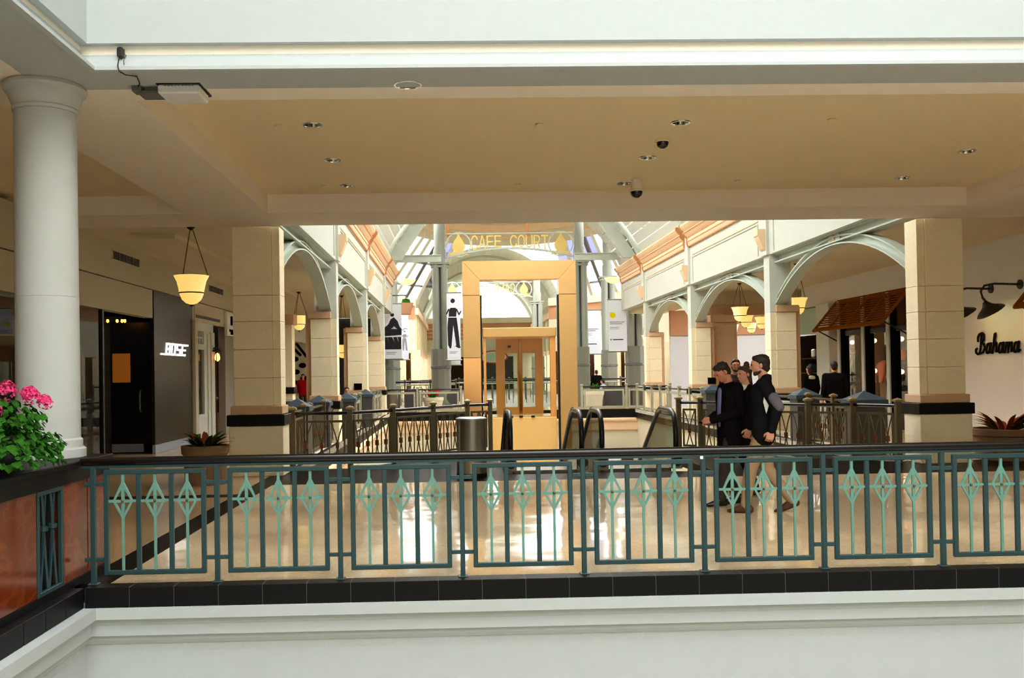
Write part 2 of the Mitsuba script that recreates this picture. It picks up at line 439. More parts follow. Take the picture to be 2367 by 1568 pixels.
# ---------------------------------------------------------------- pillars of the nave
lower_j = [1.20, 1.68, 2.17, 2.65, 3.14]
POS = {'L': ['at left, nearest the camera, beside the dark shop', 'second in the left row, right of the red-shirted person', 'third in the left row', 'fourth in the left row, beside the banner of the seated figure'],
       'R': ['at right, nearest the camera, left of the white shop wall', 'second in the right row, just right of the two men', 'third in the right row, left of the two men', 'fourth in the right row, farthest from the camera']}
for side in ('L', 'R'):
    s = 1 if side == 'L' else -1
    X0 = NXL if side == 'L' else NXR
    fx = lambda a, b: (min(X0 - s * a, X0 - s * b), max(X0 - s * a, X0 - s * b))     # offsets from the nave plane into the corridor
    for i, y in enumerate(PY):
        t = thing('stone_pillar', f'beige stone pillar, {POS[side][i]}', 'pillar')
        w = 0.80 if i == 0 else 0.66
        x0, x1 = fx(0.06, w)
        xa, xb = fx(0.0, w + 0.05)
        put(t + '__base_block', cbox(*fx(-0.04, w + 0.08), y - 0.05, y + 0.55, 0, 0.86, 0.012), M_pillar)
        put(t + '__base_band', cbox(*fx(-0.07, w + 0.11), y - 0.09, y + 0.6, 0.86, 1.05, 0.01), M_black)
        put(t + '__foot_moulding', cbox(*fx(-0.03, w + 0.05), y - 0.05, y + 0.54, 1.05, 1.20, 0.012), M_trim)
        js = lower_j if i else [1.20, 1.68, 2.17, 2.65, 3.10, 4.28]
        for a, b in zip(js[:-1], js[1:]):
            put(t + '__block', cbox(*fx(0.138, w), y, y + 0.5, a + 0.003, b - 0.003, 0.004), M_pillar)
            put(t + '__corner_block', cbox(*fx(0.0, 0.132), y + 0.03, y + 0.47, a + 0.003, b - 0.003, 0.004), M_pillar)
        put(t + '__core', box(*fx(0.02, w - 0.02), y + 0.05, y + 0.45, 1.1, js[-1]), M_trim)
        if i:
            put(t + '__capital', cbox(*fx(0.14, w + 0.06), y - 0.06, y + 0.56, 3.15, 3.32, 0.01), M_trim)
            put(t + '__shaft', box(*fx(0.0, w - 0.1), y + 0.03, y + 0.47, 3.14, 4.63), M_white)
            put(t + '__back_pilaster', box(*fx(w, w + 0.14), y + 0.12, y + 0.4, 0, 3.3), M_trim)

# ---------------------------------------------------------------- nave walls above the arches, cornices, girders, arches
for side in ('L', 'R'):
    s = 1 if side == 'L' else -1
    X0 = NXL if side == 'L' else NXR
    nm = 'left' if side == 'L' else 'right'
    fx = lambda a, b: (min(X0 - s * a, X0 - s * b), max(X0 - s * a, X0 - s * b))
    w = sthing(f'wall_nave_{nm}')
    put(w + '__wall', box(*fx(0.0, 0.42), 16.35, 46.0, 4.63, 7.6), M_white)
    for i, y in enumerate(PY):
        if i == 0: continue
        put(w + '__pilaster', box(*fx(-0.07, 0.0), y + 0.02, y + 0.48, 4.63, 6.62), M_white)
        cb = Polygon([(0, 4.72), (0.07, 4.80), (0.16, 5.0), (0.2, 5.12), (0.22, 5.14), (0.22, 5.3), (0, 5.3)])
        v, f = prism(cb, 0.34, 'xz', y + 0.08)
        put(w + '__corbel', (np.c_[X0 + s * (0.05 + v[:, 0]), v[:, 1:]], f if s > 0 else f[:, ::-1]), M_cornice)
    ends = [16.5] + [y for y in PY[1:]] + [45.6]
    for i in range(4):
        a, b = (ends[i] + 0.5 if i else 16.6), ends[i + 1] - 0.0
        pr = Polygon([(0, 5.92), (0.05, 5.92), (0.08, 5.98), (0.10, 6.05), (0.10, 6.22), (0.16, 6.28), (0.22, 6.36), (0.22, 6.42), (0.30, 6.5), (0.36, 6.58), (0.36, 6.64), (0, 6.64)])
        v, f = prism(pr, b - a, 'xz', a)
        put(w + '__cornice', (np.c_[X0 + s * v[:, 0], v[:, 1:]], f if s > 0 else f[:, ::-1]), M_cornice)
        put(w + '__cornice_line', cat([box(*fx(-0.115, -0.09), a, b, z, z + 0.03) for z in (6.06, 6.2)] + [box(*fx(-0.24, -0.2), a, b, 6.36, 6.39), box(*fx(-0.07, -0.03), a, b, 5.915, 5.945)]), M_rust)
        for e in (a, b):
            vv, ff = prism(pr.buffer(0.02), 0.12, 'xz', e - 0.06)
            put(w + '__cornice_end', (np.c_[X0 + s * vv[:, 0], vv[:, 1:]], ff if s > 0 else ff[:, ::-1]), M_rust)
        for z in (5.52, 5.6):
            put(w + '__panel_moulding', box(*fx(-0.025, 0), a + 0.35, b - 0.35, z, z + 0.03), M_cornice if z > 5.55 else M_white)
        put(w + '__panel_moulding', cat([box(*fx(-0.03, 0), e, e + 0.04, 4.7, 5.55) for e in (a + 0.35, b - 0.39)]), M_white)
    for i in range(3):
        a, b = PY[i] + 0.5, PY[i + 1]
        xr = X0 - s * 0.28
        put(w + '__girder', cat([box(*fx(0.12, 0.44), a, b, 4.60, 4.63), box(*fx(0.24, 0.32), a, b, 4.44, 4.6), box(*fx(0.12, 0.44), a, b, 4.41, 4.44)]), M_steel)
        A, Bm, C, hw, rise = (a + b) / 2, 3.34, 0, (b - a) / 2, 1.02
        R = (hw * hw + rise * rise) / (2 * rise); zc = Bm + rise - R
        th = np.linspace(-math.asin(hw / R), math.asin(hw / R), 25)
        outer = [(A + (R + 0.20) * math.sin(q), zc + (R + 0.20) * math.cos(q)) for q in th]
        inner = [(A + R * math.sin(q), zc + R * math.cos(q)) for q in th]
        ring = Polygon(outer + inner[::-1]).intersection(sbox(a - 0.02, 3.32, b + 0.02, 5))
        put(w + '__arch_rib', cat([prism(ring, 0.06, 'yz', xr - 0.03), prism(Polygon(inner + [(A + (R + 0.03) * math.sin(q), zc + (R + 0.03) * math.cos(q)) for q in th][::-1]).intersection(sbox(a - 0.02, 3.3, b + 0.02, 5)), 0.30, 'yz', xr - 0.15),
                                      prism(Polygon(outer + [(A + (R + 0.17) * math.sin(q), zc + (R + 0.17) * math.cos(q)) for q in th][::-1]).intersection(sbox(a - 0.02, 3.3, b + 0.02, 5)), 0.22, 'yz', xr - 0.11)]), M_steel)
        key = Polygon([(A - 0.34, 4.34), (A + 0.34, 4.34), (A + 0.28, 4.62), (A - 0.28, 4.62)])
        kk = put(w + '__keystone', prism(key, 0.16, 'yz', xr - 0.08), M_steel)
        dia = [(A, 4.36), (A + 0.09, 4.48), (A, 4.60), (A - 0.09, 4.48)]
        put(kk + '__diamond', cat([prism(dia, 0.02, 'yz', xr - 0.10), prism(dia, 0.02, 'yz', xr + 0.08)]), M_trim)

# ---------------------------------------------------------------- the nave's vault: planks below, glass above, ribs between
VC, VR, VZ = 2.55, 6.0, 4.2
def varc(deg, r=VR): return VC + r * math.cos(math.radians(deg)), VZ + r * math.sin(math.radians(deg))
v = sthing('ceiling_vault')
A0 = 24.6
for side in (0, 1):
    for i in range(4):
        ya = [16.5, 24.6, 32.8, 40.6][i]; yb = [24.2, 32.4, 40.2, 45.6][i]
        for k in range(8):
            d0, d1 = A0 + 4.2 * k, A0 + 4.2 * k + 3.9
            if side: d0, d1 = 180 - d0, 180 - d1
            (xa, za), (xb, zb) = varc(d0), varc(d1); (xc, zc_), (xd, zd) = varc(d1, VR + 0.04), varc(d0, VR + 0.04)
            put(v + '__plank', prism([(xa, za), (xb, zb), (xc, zc_), (xd, zd)], yb - ya, 'xz', ya), M_white)
glz = []
for k in range(9):
    d0, d1 = 58.2 + k * 63.6 / 9, 58.2 + (k + 1) * 63.6 / 9
    (xa, za), (xb, zb) = varc(d0, VR + .05), varc(d1, VR + .05)
    glz.append((np.array([[xa, 16.5, za], [xb, 16.5, zb], [xb, 45.6, zb], [xa, 45.6, za]]), np.array([[0, 1, 2], [0, 2, 3]])))
    put(v + '__glazing_bar', bar((xa, 16.5, za), (xa, 45.6, za), 0.06, 0.1), M_steel)
put(v + '__glazing', cat(glz), M_glass)
for y in PY[1:]:
    q = [varc(a, VR - 0.12) for a in np.linspace(18, 162, 31)]
    o = [varc(a, VR + 0.14) for a in np.linspace(18, 162, 31)]
    put(v + '__rib', prism(Polygon(q + o[::-1]), 0.34, 'xz', y + 0.08), M_steel)
# box trusses with ring and diamond at the court end of the nave
for s in (1, -1):
    X0 = NXL if s > 0 else NXR
    tr = thing('roof_truss', f'grey steel roof truss with ring and diamond plate at the {"left" if s > 0 else "right"} end of the nave', 'truss')
    P = lambda a, b: (X0 + s * a, b)
    chord = [P(0.1, 6.66), P(0.7, 6.66), P(2.5, 9.4), P(2.0, 9.7)]
    put(tr + '__chord', prism(chord, 0.3, 'xz', 41.3), M_steel)
    put(tr + '__upper_chord', prism([P(0.0, 8.2), P(0.0, 7.95), P(3.2, 10.1), P(3.1, 10.35)], 0.22, 'xz', 41.35), M_steel)
    cx, cz = P(0.55, 8.0)
    put(tr + '__ring', prism(Point(cx, cz).buffer(0.42).difference(Point(cx, cz).buffer(0.28)), 0.2, 'xz', 41.35), M_steel)
    put(tr + '__diamond_plate', prism(affinity.rotate(sbox(cx - 0.36, cz - 0.36, cx + 0.36, cz + 0.36), 45).difference(affinity.rotate(sbox(cx - 0.17, cz - 0.17, cx + 0.17, cz + 0.17), 45)), 0.12, 'xz', 41.2), M_steel)
    put(tr + '__tie_beam', cat([box(*sorted((X0 - s * 0.1, X0 + s * 2.4)), 44.8, 45.0, 6.98, 7.02), box(*sorted((X0 - s * 0.1, X0 + s * 2.4)), 44.87, 44.93, 7.02, 7.28), box(*sorted((X0 - s * 0.1, X0 + s * 2.4)), 44.8, 45.0, 7.28, 7.32)]), M_steel)
# ================================================================ THE COURT BEYOND THE NAVE
CC, CA, CB = (3.3, 58.0), 10.3, 16.5
RC, RA, RB = (3.4, 53.0), 6.5, 11.0
def el(a, c, p, q): return c[0] + p * math.cos(a), c[1] + q * math.sin(a)
angs = [a for a in np.radians(np.arange(0, 360, 7.5)) if abs(math.cos(a)) > 0.50 and math.sin(a) > -0.42]
w = sthing('wall_court')
for a in angs:
    b = a + math.radians(7.5)
    (xa, ya), (xb, yb) = el(a, CC, CA, CB), el(b, CC, CA, CB)
    def quad(z0, z1, off=0.0):
        k = 1 + off
        pts = []
        for x, y in ((xa, ya), (xb, yb)):
            pts += [(CC[0] + (x - CC[0]) * k, CC[1] + (y - CC[1]) * k)]
        P0, P1 = np.array(pts[0]), np.array(pts[1]); d = P1 - P0; n_ = np.array([-d[1], d[0]]) / np.linalg.norm(d); 
        mid = (P0 + P1) / 2 - np.array(CC)
        if n_ @ mid < 0: n_ = -n_
        return prism([tuple(P0), tuple(P1), tuple(P1 + n_ * 0.3), tuple(P0 + n_ * 0.3)], z1 - z0, 'xy', z0)
    put(w + '__cream_wall', cat([quad(3.3, 5.75), quad(6.8, 7.4, -0.012)]), M_cream)
    put(w + '__brick_band', quad(5.75, 6.8), M_brick)
    put(w + '__shop_front', quad(0.0, 3.3, 0.05), M_shop2 if int(math.degrees(a)) % 3 else M_door)
    px, py = el(a, CC, CA, CB)
    put(w + '__pier', box(px - 0.35, px + 0.35, py - 0.3, py + 0.3, 0, 3.5), M_pillar)
r = sthing('ceiling_glass_roof')
ra = np.radians(np.arange(0, 361, 6.0))
blue = {(9, 2), (8, 2), (6, 2), (9, 1), (7, 2), (20, 2), (20, 1), (19, 2)}
for i, (a, b) in enumerate(zip(ra[:-1], ra[1:])):
    (e0x, e0y), (e1x, e1y) = el(a, CC, CA, CB), el(b, CC, CA, CB)
    (r0x, r0y), (r1x, r1y) = el(a, RC, RA, RB), el(b, RC, RA, RB)
    E0, E1, R0, R1 = [np.array(p) for p in ((e0x, e0y, 7.42), (e1x, e1y, 7.42), (r0x, r0y, 10.45), (r1x, r1y, 10.45))]
    if abs(math.cos((a + b) / 2)) < 0.50 or math.sin(a) < -0.6: continue
    for k in range(3):
        u0, u1 = (0, 0.22, 0.6)[k], (0.22, 0.6, 1.0)[k]
        Q = [E0 + (R0 - E0) * u0, E1 + (R1 - E1) * u0, E1 + (R1 - E1) * u1, E0 + (R0 - E0) * u1]
        put(r + '__pane', (np.array(Q), np.array([[0, 1, 2], [0, 2, 3]])), M_gblue if (i, k) in blue else M_glass)
        if k: put(r + '__purlin', bar(Q[0], Q[1], 0.12, 0.14), M_steeld)
    put(r + '__rafter', bar(E0, R0, 0.22, 0.26), M_steeld if i in (7, 22) else M_rafter)
ring = Polygon([el(a, RC, RA + 0.3, RB + 0.3) for a in ra]).difference(Polygon([el(a, RC, RA, RB) for a in ra]))
ringi = Polygon([el(a, RC, RA + 0.06, RB + 0.06) for a in ra]).difference(Polygon([el(a, RC, RA - 0.12, RB - 0.12) for a in ra]))
put(r + '__ring_beam', prism(ring, 1.9, 'xy', 10.3), M_cream)
put(r + '__ring_moulding', cat([prism(ringi, 0.12, 'xy', 10.75), prism(ringi, 0.5, 'xy', 11.15), prism(ringi, 0.12, 'xy', 11.75)]), M_cornice)
put(r + '__crown_glass', (np.array([[*el(a, RC, RA, RB), 12.3] for a in ra[:-1]]), np.array([[0, i, i + 1] for i in range(1, len(ra) - 2)])), M_cream)
struct('ceiling_court_throat', (np.array([[-3.2, 64, 11.6], [8.3, 64, 11.6], [8.3, 72.4, 11.6], [-3.2, 72.4, 11.6]]), np.array([[0, 1, 2], [0, 2, 3]])), M_glass)

# the far hall with its vault and fan window
HY0, HY1, HZ = 72.0, 99.0, 7.45
HR = (5.55 ** 2 + 4.0 ** 2) / 8.0; HC = HZ + 4.0 - HR
def harc(deg, r=HR): return VC + r * math.cos(math.radians(deg)), HC + r * math.sin(math.radians(deg))
h0 = math.degrees(math.asin((HZ - HC) / HR))
v = sthing('ceiling_hall_vault')
N = 26
for k in range(N):
    d0, d1 = h0 + (180 - 2 * h0) * k / N, h0 + (180 - 2 * h0) * (k + 0.985) / N
    a_, b_, c_, d_ = harc(d0), harc(d1), harc(d1, HR + 0.1), harc(d0, HR + 0.1)
    put(v + '__plank', prism([a_, b_, c_, d_], HY1 - HY0, 'xz', HY0), M_plank)
put(v + '__backing', prism([harc(a, HR + 0.1) for a in np.linspace(h0, 180 - h0, 31)] + [harc(a, HR + 0.3) for a in np.linspace(h0, 180 - h0, 31)][::-1], HY1 - HY0, 'xz', HY0), M_plank)
for y in (72.0, 78.5, 88.5):
    q = [harc(a, HR - 0.16) for a in np.linspace(h0, 180 - h0, 31)]; o = [harc(a, HR) for a in np.linspace(h0, 180 - h0, 31)]
    put(v + '__rib', prism(Polygon(q + o[::-1]), 0.16, 'xz', y), M_steel)
w = sthing('wall_hall_end')
put(w + '__base', cat([box(-3.2, 8.3, HY1, HY1 + 0.3, 0, 5.2), box(-3.2, 8.3, HY1 - 0.1, HY1 + 0.3, 6.9, HZ)]), M_cream)
put(w + '__brick_band', box(-3.2, 8.3, HY1 - 0.02, HY1 + 0.3, 5.2, 6.9), M_brick)
put(w + '__brick_course', cat([box(-3.2, 8.3, HY1 - 0.06, HY1, z, z + 0.1) for z in (5.5, 5.9, 6.3)]), M_cornice)
put(w + '__doorway', box(-1.0, 6.0, HY1 - 0.08, HY1, 0, 3.4), M_shop)
fw = sthing('window_fan')
fan = Polygon([harc(a, HR - 0.2) for a in np.linspace(h0, 180 - h0, 41)])
mid = (VC, HZ)
put(fw + '__glass', (np.c_[np.array([(x, HY1 + 0.1, z) for x, z in list(fan.exterior.coords)[:-1]])], np.array([[0, i, i + 1] for i in range(1, 40)])), M_glass)
fr = Polygon([harc(a, HR) for a in np.linspace(h0, 180 - h0, 41)]).difference(Polygon([harc(a, HR - 0.28) for a in np.linspace(h0, 180 - h0, 41)]).intersection(sbox(-10, HZ + 0.02, 20, 20)))
put(fw + '__frame', prism(fr, 0.25, 'xz', HY1), M_plank)
bars = []
for sc in (0.3, 0.62, 0.88):
    q = [(mid[0] + (x - mid[0]) * sc, mid[1] + (z - mid[1]) * sc) for x, z in fan.exterior.coords]
    line = LineString([p for p in q if p[1] > HZ + 0.02])
    put(fw + '__arc_bar', prism(line.buffer(0.025), 0.08, 'xz', HY1), M_steel)
for a in np.radians(np.arange(15, 180, 15)):
    line = LineString([mid, (mid[0] + 7 * math.cos(a), mid[1] + 7 * math.sin(a))]).intersection(fan)
    put(fw + '__ray_bar', prism(line.buffer(0.022), 0.08, 'xz', HY1), M_steel)
for s, X0 in ((1, NXL), (-1, NXR)):
    w = sthing('wall_hall_' + ('left' if s > 0 else 'right'))
    fx = lambda a, b: (min(X0 - s * a, X0 - s * b), max(X0 - s * a, X0 - s * b))
    put(w + '__upper_wall', box(*fx(0, 0.4), HY0, HY1, 3.6, HZ), M_cream)
    put(w + '__cornice', box(*fx(-0.25, 0), HY0, HY1, 6.2, 6.7), M_cornice)
    put(w + '__back_wall', box(*fx(3.0, 3.2), HY0, HY1, 0, 3.6), M_shop2)
    for y in np.arange(HY0 + 0.3, HY1, 3.6):
        put(w + '__pilaster', box(*fx(-0.1, 0.7), y, y + 0.8, 0, 6.2), M_pillar)
        put(w + '__pilaster_capital', box(*fx(-0.16, 0.8), y - 0.06, y + 0.86, 3.2, 3.45), M_cornice)

# ---------------------------------------------------------------- clustered steel columns
def cluster_column(x, y, r, label, capz=7.0, top=9.6, plinth=2.9):
    t = thing('steel_column', label, 'column', 'clustered steel columns of the court')
    put(t + '__plinth', cat([lathe([(0, 0.3), (r * 1.28, 0.3), (r * 1.28, plinth), (0, plinth)], 10, (x, y, 0)), box(x - r * 1.45, x + r * 1.45, y - r * 1.3, y + r * 1.3, 0, 0.3)]), M_steeldk)
    put(t + '__plinth_ring', lathe([(r * 1.25, plinth - 0.95), (r * 1.36, plinth - 0.93), (r * 1.36, plinth - 0.83), (r * 1.25, plinth - 0.81)], 12, (x, y, 0)), M_steeld)
    for dx, dy in ((-1, -1), (1, -1), (-1, 1), (1, 1)):
        put(t + '__shaft', lathe([(r * 0.46, plinth), (r * 0.46, capz)], 14, (x + dx * r * 0.56, y + dy * r * 0.5, 0)), M_colsteel, smooth=True)
    put(t + '__core', box(x - r * .2, x + r * .2, y - r * .12, y + r * .12, plinth, capz), M_steeld)
    put(t + '__capital', cat([box(x - r * 1.3, x + r * 1.3, y - r, y + r, capz, capz + 0.1), box(x - r * 1.15, x + r * 1.15, y - r * .9, y + r * .9, capz - 0.14, capz - 0.04)]), M_colsteel)
    put(t + '__upper_shaft', lathe([(r * 0.85, capz + 0.1), (r * 0.85, capz + 0.7), (r * 0.72, capz + 0.8), (r * 0.72, top)], 14, (x, y, 0)), M_colsteel, smooth=True)
    return t
for x, y, r, l in ((-0.70, 46.3, 0.37, 'grey clustered steel column left of the gold lift frame, carrying the lettered arch sign'),
                   (6.12, 46.3, 0.34, 'grey clustered steel column right of the gold lift frame, carrying the lettered arch sign'),
                   (8.84, 46.6, 0.39, 'thick grey clustered steel column beside the right-hand white banner'),
                   (-3.42, 47.0, 0.36, 'grey clustered steel column behind the banner of the seated figure'),
                   (8.75, 54.0, 0.36, 'grey clustered steel column behind the white banner with a yellow dot'),
                   (-3.6, 54.0, 0.36, 'grey clustered steel column farther back at left of the court'),
                   (6.25, 72.0, 0.38, 'far grey clustered steel column seen through the gold lift frame'),
                   (-1.15, 72.0, 0.38, 'far grey clustered steel column behind the banner of the standing figure')):
    cluster_column(x, y, r, l)


# ---------------------------------------------------------------- lettered arch signs
def spade(cx, cz, s):
    p = [(0, 1.0), (0.12, 0.62), (0.34, 0.30), (0.52, -0.05), (0.46, -0.35), (0.30, -0.52), (0.55, -0.62), (0.85, -0.85), (0.2, -0.8), (0, -1.0)]
    return Polygon([(cx + s * a, cz + s * b) for a, b in p] + [(cx - s * a, cz + s * b) for a, b in p[::-1]]).buffer(0)
def arch_sign(y, x0, x1, ztop, label, turn=False):
    t = thing('arch_sign', label, 'sign')
    w2 = x1 - x0; c = (x0 + x1) / 2
    lo = lambda x: ztop - 0.80 - 0.42 * ((x - c) / (w2 / 2)) ** 2
    xs = np.linspace(x0, x1, 33)
    put(t + '__top_bar', box(x0, x1, y - 0.05, y + 0.05, ztop - 0.06, ztop), M_steel)
    arc = Polygon([(x, lo(x)) for x in xs] + [(x, lo(x) + 0.09) for x in xs[::-1]])
    put(t + '__arch_bar', prism(arc, 0.14, 'xz', y - 0.07), M_steel)
    word = 'CAFE COURT'
    n = len(word)
    for i, ch in enumerate(word):
        if ch == ' ': continue
        u = c + (i - (n - 1) / 2) * (w2 * 0.62 / n) 
        hgt = ztop - 0.1 - lo(u) - 0.13
        m = meshkit.text_mesh(ch, hgt, 0.05, bold=False)
        vv = np.array(m.vertices); vv[:, 0] -= (vv[:, 0].max() + vv[:, 0].min()) / 2; vv[:, 0] *= min(1.0, 0.34 / max(1e-3, np.ptp(vv[:, 0])))
        if turn: U = 2 * c - u; q = np.c_[U - vv[:, 0], y + 0.03 - vv[:, 2], lo(u) + 0.11 + vv[:, 1]]
        else: q = np.c_[u + vv[:, 0], y - 0.03 + vv[:, 2], lo(u) + 0.11 + vv[:, 1]]
        put(t + '__letter', (q, np.array(m.faces)), M_goldl)
    for s in (-1, 1):
        u = c + s * w2 * 0.405
        zc = (ztop + lo(u)) / 2 - 0.02
        put(t + '__medallion', prism(spade(u, zc, 0.62), 0.08, 'xz', y - 0.04), M_goldl)
        put(t + '__scroll_ring', prism(Point(u, zc).buffer(0.62).difference(Point(u, zc).buffer(0.56)), 0.05, 'xz', y - 0.025), M_steel)
    return t
arch_sign(46.2, -0.35, 5.8, 8.52, 'arched cafe sign with gold letters between two steel columns above the lift frame')
arch_sign(72.0, -0.8, 5.9, 8.60, 'far arched cafe sign seen from behind through the gold lift frame', True)
for x in (-0.25, 3.63):
    one('hanger_rod', tube([(x, 46.25, 8.38), (x, 46.25, 10.2)], 0.07, 8), M_rust, f'brown rod rising from the {"left" if x < 0 else "middle"} of the cafe sign to the ceiling', 'rod')

# uplight bowls on brackets of the columns
for x, y, z, n in ((-2.36, 47.0, 6.08, 'left'), (7.85, 46.65, 6.0, 'right')):
    t = thing('uplight', f'shallow cream uplight bowl on a bracket at the {n} of the court', 'lamp')
    kk = put(t + '__bowl', lathe([(0.0, 0), (0.2, 0.03), (0.36, 0.13), (0.46, 0.27), (0.47, 0.3), (0.44, 0.29), (0.33, 0.17), (0.0, 0.08)], 20, (x, y, z)), M_uplight, smooth=True); scene[kk]['emitter'] = glow((250, 232, 170), 0.55)
    put(t + '__bracket', bar((x, y, z + 0.24), (x + (-0.62 if n == 'left' else 0.52), y, z + 0.24), 0.06, 0.06), M_steel)

t = thing('oval_sign', 'oval red and green sign of a far cafe counter seen through the lift car', 'sign')
E_ = lambda a, b: affinity.scale(Point(3.95, 3.35).buffer(1.0, 32), a, b)
put(t + '__board', prism(E_(1.5, .68), .1, 'xz', HY1 - .5), M_redf)
put(t + '__ring', prism(E_(1.32, .56), .04, 'xz', HY1 - .54), M_pot)
put(t + '__centre', prism(E_(1.12, .44), .04, 'xz', HY1 - .58), M_palegreen)
put(t + '__post', cat([box(3.1, 3.2, HY1 - .46, HY1 - .4, 0, 3.3), box(4.7, 4.8, HY1 - .46, HY1 - .4, 0, 3.3)]), M_steeld)
# ================================================================ LIFT, ESCALATORS, RAILINGS, BANNERS
# ---- the gold glass lift in the opening
EY = 33.0
ex0, ex1 = 0.28, 4.23
t = thing('glass_lift', 'gold framed glass lift standing in the opening in front of the cafe sign', 'elevator')
fz, fb = 5.60, -5.0
def frame_piece(poly, y0, d): return prism(poly, d, 'xz', y0)
put(t + '__frame_header', frame_piece([(ex0 + 0.012, fz), (ex1 - 0.012, fz), (ex1 - 0.60, fz - 0.65), (ex0 + 0.60, fz - 0.65)], EY, 0.5), M_gold)
put(t + '__frame_leg', cat([frame_piece([(ex0, fz), (ex0 + 0.60, fz - 0.66), (ex0 + 0.60, 4.42), (ex0, 4.42)], EY, 0.5), frame_piece([(ex0, 4.40), (ex0 + 0.60, 4.40), (ex0 + 0.60, 2.25), (ex0, 2.25)], EY, 0.5)]), M_gold)
put(t + '__frame_leg', cat([frame_piece([(ex1, fz), (ex1 - 0.60, fz - 0.66), (ex1 - 0.60, 4.42), (ex1, 4.42)], EY, 0.5), frame_piece([(ex1, 4.40), (ex1 - 0.60, 4.40), (ex1 - 0.60, fb), (ex1, fb)], EY, 0.5)]), M_gold)
k = put(t + '__lower_leg', frame_piece([(ex0, 2.23), (ex0 + 0.60, 2.23), (ex0 + 0.60, fb), (ex0, fb)], EY, 0.5), M_gold2)
plabel(k, 'glossy lower panel of the left leg')
for x in (ex0 + 0.60, ex1 - 0.66):
    put(t + '__guide_rail', box(x, x + 0.06, EY + 0.1, EY + 0.3, fb, 4.4), M_rubber)
cx0, cx1 = 0.98, 3.52
put(t + '__car_header', cbox(cx0 - 0.02, cx1 + 0.02, EY + 0.2, EY + 0.5, 2.95, 3.28, 0.02), M_gold)
put(t + '__car_roof', box(cx0, cx1, EY + 0.5, EY + 2.5, 2.95, 3.15), M_bronze)
put(t + '__car_floor', box(cx0, cx1, EY + 0.3, EY + 2.5, 0.0, 0.16), M_gold)
put(t + '__car_apron', cbox(cx0 + 0.15, cx1, EY + 0.25, EY + 0.45, -2.9, 0.13, 0.01), M_goldm)
put(t + '__car_post', box(cx0, cx0 + 0.09, EY + 0.3, EY + 0.4, 0.13, 2.95), M_bronze)
put(t + '__car_post', box(cx1 - 0.2, cx1, EY + 0.3, EY + 0.5, 0.13, 2.95), M_bronze)
for y in (EY + 0.36,):
    put(t + '__front_glass', box(cx0 + 0.09, cx1 - 0.2, y, y + 0.001, 0.16, 2.95), M_ggreen)
# doors at the back of the car
dy = EY + 2.3
put(t + '__door_header', box(1.72, 3.2, dy, dy + 0.1, 2.50, 2.95), M_bronze)
for x in (1.5, 2.98):
    put(t + '__door_post', box(x, x + 0.26, dy, dy + 0.12, 0.1, 2.95), M_bronze)
for x in (1.76, 2.42):
    d = put(t + '__door_leaf', cat([box(x, x + 0.07, dy + 0.02, dy + 0.08, 0.15, 2.5), box(x + 0.53, x + 0.58, dy + 0.02, dy + 0.08, 0.15, 2.5), box(x, x + 0.58, dy + 0.02, dy + 0.08, 2.42, 2.5), box(x, x + 0.58, dy + 0.02, dy + 0.08, 0.15, 0.42)]), M_bronze)
put(t + '__centre_stile', cbox(2.34, 2.46, dy - 0.03, dy + 0.1, 0.1, 2.95, 0.01), M_bronze2)
put(t + '__indicator', cat([lathe([(0, 0), (0.07, 0.02), (0.07, 0.08), (0, 0.1)], 10, (2.0, dy - 0.06, 2.62))]), M_rubber)
for x in (1.86, 2.2, 2.62): put(t + '__door_shoe', box(x, x + 0.12, EY + 0.2, EY + 0.3, 0.13, 0.19), M_rubber)

